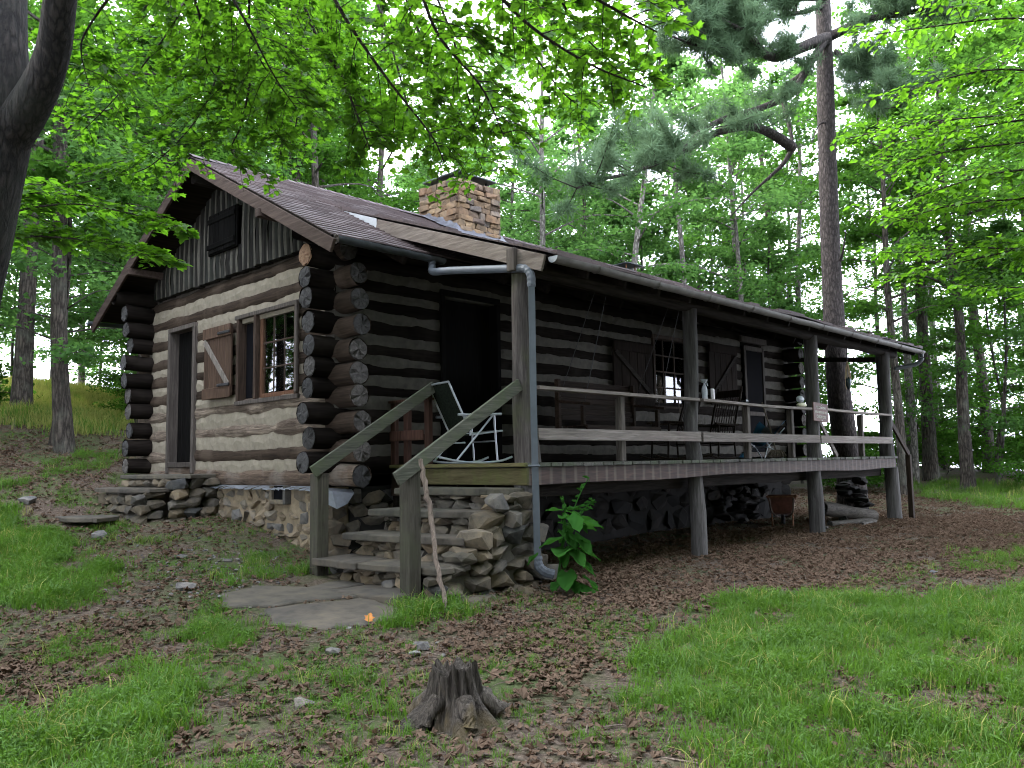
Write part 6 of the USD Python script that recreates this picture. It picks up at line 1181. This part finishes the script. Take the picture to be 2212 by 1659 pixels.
def clear_of(x, y, m=0.0):
    c = ~((x > -.05) & (x < 12.6) & (y > -.1) & (y < 5.5)); c &= ~((x > -1.15) & (x < .9) & (y > -2.55) & (y < -.95)); c &= ~((x > -1.1) & (x < 0) & (y > 2.8) & (y < 4.8))
    for p in fp: c &= ~inside(p, x, y)
    return c & ((x-(-2.62))**2+(y+5.3)**2 > .22**2)
X, Y, H_ = [], [], []
for k, poly in G.items():
    x, y, c = poisson(poly, DENS[k]*.95); X.append(x); Y.append(y); H_.append(HGT[k]*np.clip(np.exp(rgz.normal(0, .28, len(x))), .5, 1.55)*.80*(.5+1.0*c))
n = 20000; ang = rgz.uniform(math.radians(5), math.radians(95), n); rad = 2.5+rgz.random(n)**1.1*20; x, y = CAM[0]+rad*np.cos(ang), CAM[1]+rad*np.sin(ang)   # scattered blades over the whole clearing
cl = meshkit.fbm(np.c_[x*1.3, y*1.3, 0*x], 3, 12); k = (cl > .50) & ~((y > -5) & (x > .5) & (x < 16) & (y < 6)); X.append(x[k]); Y.append(y[k]); H_.append(rgz.uniform(.22, .5, k.sum())*(.5+cl[k]))
X, Y, H_ = map(np.concatenate, (X, Y, H_)); k = clear_of(X, Y); X, Y, H_ = X[k], Y[k], H_[k]
gr = instancer("grass", [(tuft(1), "leaf_grass"), (tuft(2, 16, .18, .003, .8), "leaf_grass"), (tuft(3, 20, .13, .0036, .5), "leaf_grass"), (tuft(4, 14, .21, .0028, .9), "leaf_grass"), (broad(5), "leaf_grass"), (broad(6, 13, .13), "leaf_grass"), (tuft(7, 8, .2, .003, 1.0), "leaf_grass_dry_sunlit")],
    np.c_[X, Y, ground(X, Y)], rgz.uniform(0, 6.28, len(X)), H_, label="lush green grass growing in patches over the clearing", cat="grass", tilt=rgz.uniform(0, .25, len(X)), idx=rgz.choice(7, len(X), p=[.22, .20, .16, .16, .10, .09, .07]))
print("grass tufts", len(X))
x, y, c = poisson([(-.9, 9.9), (.9, 9.2), (8.5, 28), (3.5, 28)], 95); k = clear_of(x, y); x, y = x[k], y[k]
instancer("meadow_grass", [(tuft(11, 16, .34, .007, .6, .12), "leaf_grass_dry_sunlit"), (tuft(12, 16, .30, .008, .6, .12), "leaf_grass")], np.c_[x, y, ground(x, y)], rgz.uniform(0, 6.28, len(x)), rgz.uniform(.7, 1.25, len(x)), label="tall pale meadow grass on the slope left of the cabin", cat="grass", idx=(rgz.random(len(x)) < .30-.2*(y > 16)).astype(int))  # larger share of pale blades puts sunlight into the slope
# leaf litter
def curl(seed, T):
    rng = np.random.default_rng(seed); v = T.copy(); v[:, 0] -= .5; r_ = np.hypot(v[:, 0], v[:, 1]); v[:, 2] = .55*rng.uniform(.4, 1.2)*r_**2*np.sign(rng.uniform(-.4, 1))+.12*rng.normal(size=len(v)); return v-[0, 0, v[:, 2].min()]
OAK = np.array([(0, 0, 0), (.15, .10, 0), (.25, .30, 0), (.36, .14, 0), (.52, .36, 0), (.62, .16, 0), (.80, .24, 0), (1, 0, 0), (.80, -.24, 0), (.62, -.16, 0), (.52, -.36, 0), (.36, -.14, 0), (.25, -.30, 0), (.15, -.10, 0)])
R = dict(R5=([(12.4,-2),(18,-4.5),(21,2),(12.9,5)], 330), R1=([(1.3,-2.2),(3.58,-1.0),(12,-1.0),(18.4,-4.69),(6.13,-6.57),(2.3,-4.85),(0,-4.4),(.4,-3.3)], 560), R2=([(-1.54,10.19),(-.17,6.44),(-1.02,5.05),(-2.59,5.32)], 240), R3=([(-4.3,-2.4),(-3.36,-1.32),(-2.78,-2.61),(-3.65,-3.1),(-4.51,-3.33)], 650), R4=([(-.75,-3.32),(.15,-4.18),(-1.17,-5.41),(-2.07,-5.18),(-1.51,-4.15)], 520))
X, Y = [], []
for k, (poly, d_) in R.items(): x, y, _ = poisson(poly, d_); X.append(x); Y.append(y)
n = 62000; ang = rgz.uniform(math.radians(4), math.radians(97), n); rad = 2.6+rgz.random(n)**.75*20; x, y = CAM[0]+rad*np.cos(ang), CAM[1]+rad*np.sin(ang); k = meshkit.fbm(np.c_[x*.9, y*.9, 0*x], 3, 22)+rgz.normal(size=n)*.08 > .36; X.append(x[k]); Y.append(y[k])
X, Y = map(np.concatenate, (X, Y)); k = clear_of(X, Y); X, Y = X[k], Y[k]
instancer("leaf_litter", [((curl(s, OAK if s % 2 else LEAF_MAPLE), LEAF_MAPLE_F), "litter") for s in range(8)], np.c_[X, Y, ground(X, Y)+.004+.012*rgz.random(len(X))], rgz.uniform(0, 6.28, len(X)), rgz.uniform(.028, .068, len(X))*(1+.35*(rgz.random(len(X))<.12)), label="dry brown fallen leaves covering the ground before the porch", cat="leaf litter", tilt=np.abs(rgz.normal(0, .35, len(X))))
print("litter", len(X))
n = 2600; ang = rgz.uniform(math.radians(8), math.radians(92), n); rad = 2.6+rgz.random(n)*12; x, y = CAM[0]+rad*np.cos(ang), CAM[1]+rad*np.sin(ang); k = clear_of(x, y) & ~((x > .8) & (y > -2.4)); x, y = x[k], y[k]
instancer("twigs_on_ground", [(tube(curve([(-.5, 0, .02), (-.1, .05, .05), (.2, -.03, .03), (.5, .03, .02)], 7), np.linspace(.02, .008, 7), 4), "stick_bark"), (tube(curve([(-.4, 0, .02), (0, .12, .04), (.45, .02, .03)], 6), np.linspace(.016, .008, 6), 4), "stick_bark")], np.c_[x, y, ground(x, y)], rgz.uniform(0, 6.28, len(x)), rgz.uniform(.06, .28, len(x)), label="thin dead twigs strewn over the ground", cat="twigs", tilt=rgz.uniform(0, .12, len(x)))
# pebbles, and the larger loose stones one by one
n = 500; x, y = rgz.normal(-1.6, .7, n), rgz.normal(-.6, 1.2, n); k = clear_of(x, y) & (x < -.5); x, y = x[k], y[k]
peb = [(lump(np.random.default_rng(s), (0, 0, .2), (1, .7, .5)), "pebble") for s in range(4)]
instancer("pebbles", peb, np.c_[x, y, ground(x, y)], rgz.uniform(0, 6.28, len(x)), rgz.uniform(.015, .06, len(x)), label="pale pebbles and stone chips on the bare path by the gable", cat="pebbles")
for i, (px_, py_, s_, lab) in enumerate([(-2.15, -.82, .20, "rounded pale stone in the path left of the paving flags"), (-1.55, .6, .14, "small pink-white stone on the slope before the gable"), (-2.3, -3.6, .16, "flat grey stone in the grass left of the stump"), (-3.1, -4.5, .15, "upright pale stone in the grass at the lower left of the stump"), (-1.75, -3.95, .16, "white chipped stone between the stump and the paving flag"), (-1.25, .1, .12, "white stone near the grass below the foundation vent"), (-2.0, 4.9, .30, "pale flat stone on the path up beside the stoop"), (-1.75, 2.6, .26, "bluish flat stone on the path below the stoop"), (-1.9, -4.05, .10, "small white stone just beside the chipped one behind the stump"), (4.9, -5.5, .13, "small white stone in the far leaf litter at the right"), (6.3, -5.6, .12, "little white stone by the grass edge at the far right")]):
    rs_ = np.random.default_rng(200+i); tag(obj("loose_stone", lump(rs_, (px_, py_, gz(px_, py_)+s_*.14), (s_, s_*.75, s_*.45), R=rotz(rs_.uniform(0, 3)), n=18), "pebble"), lab, "stone")
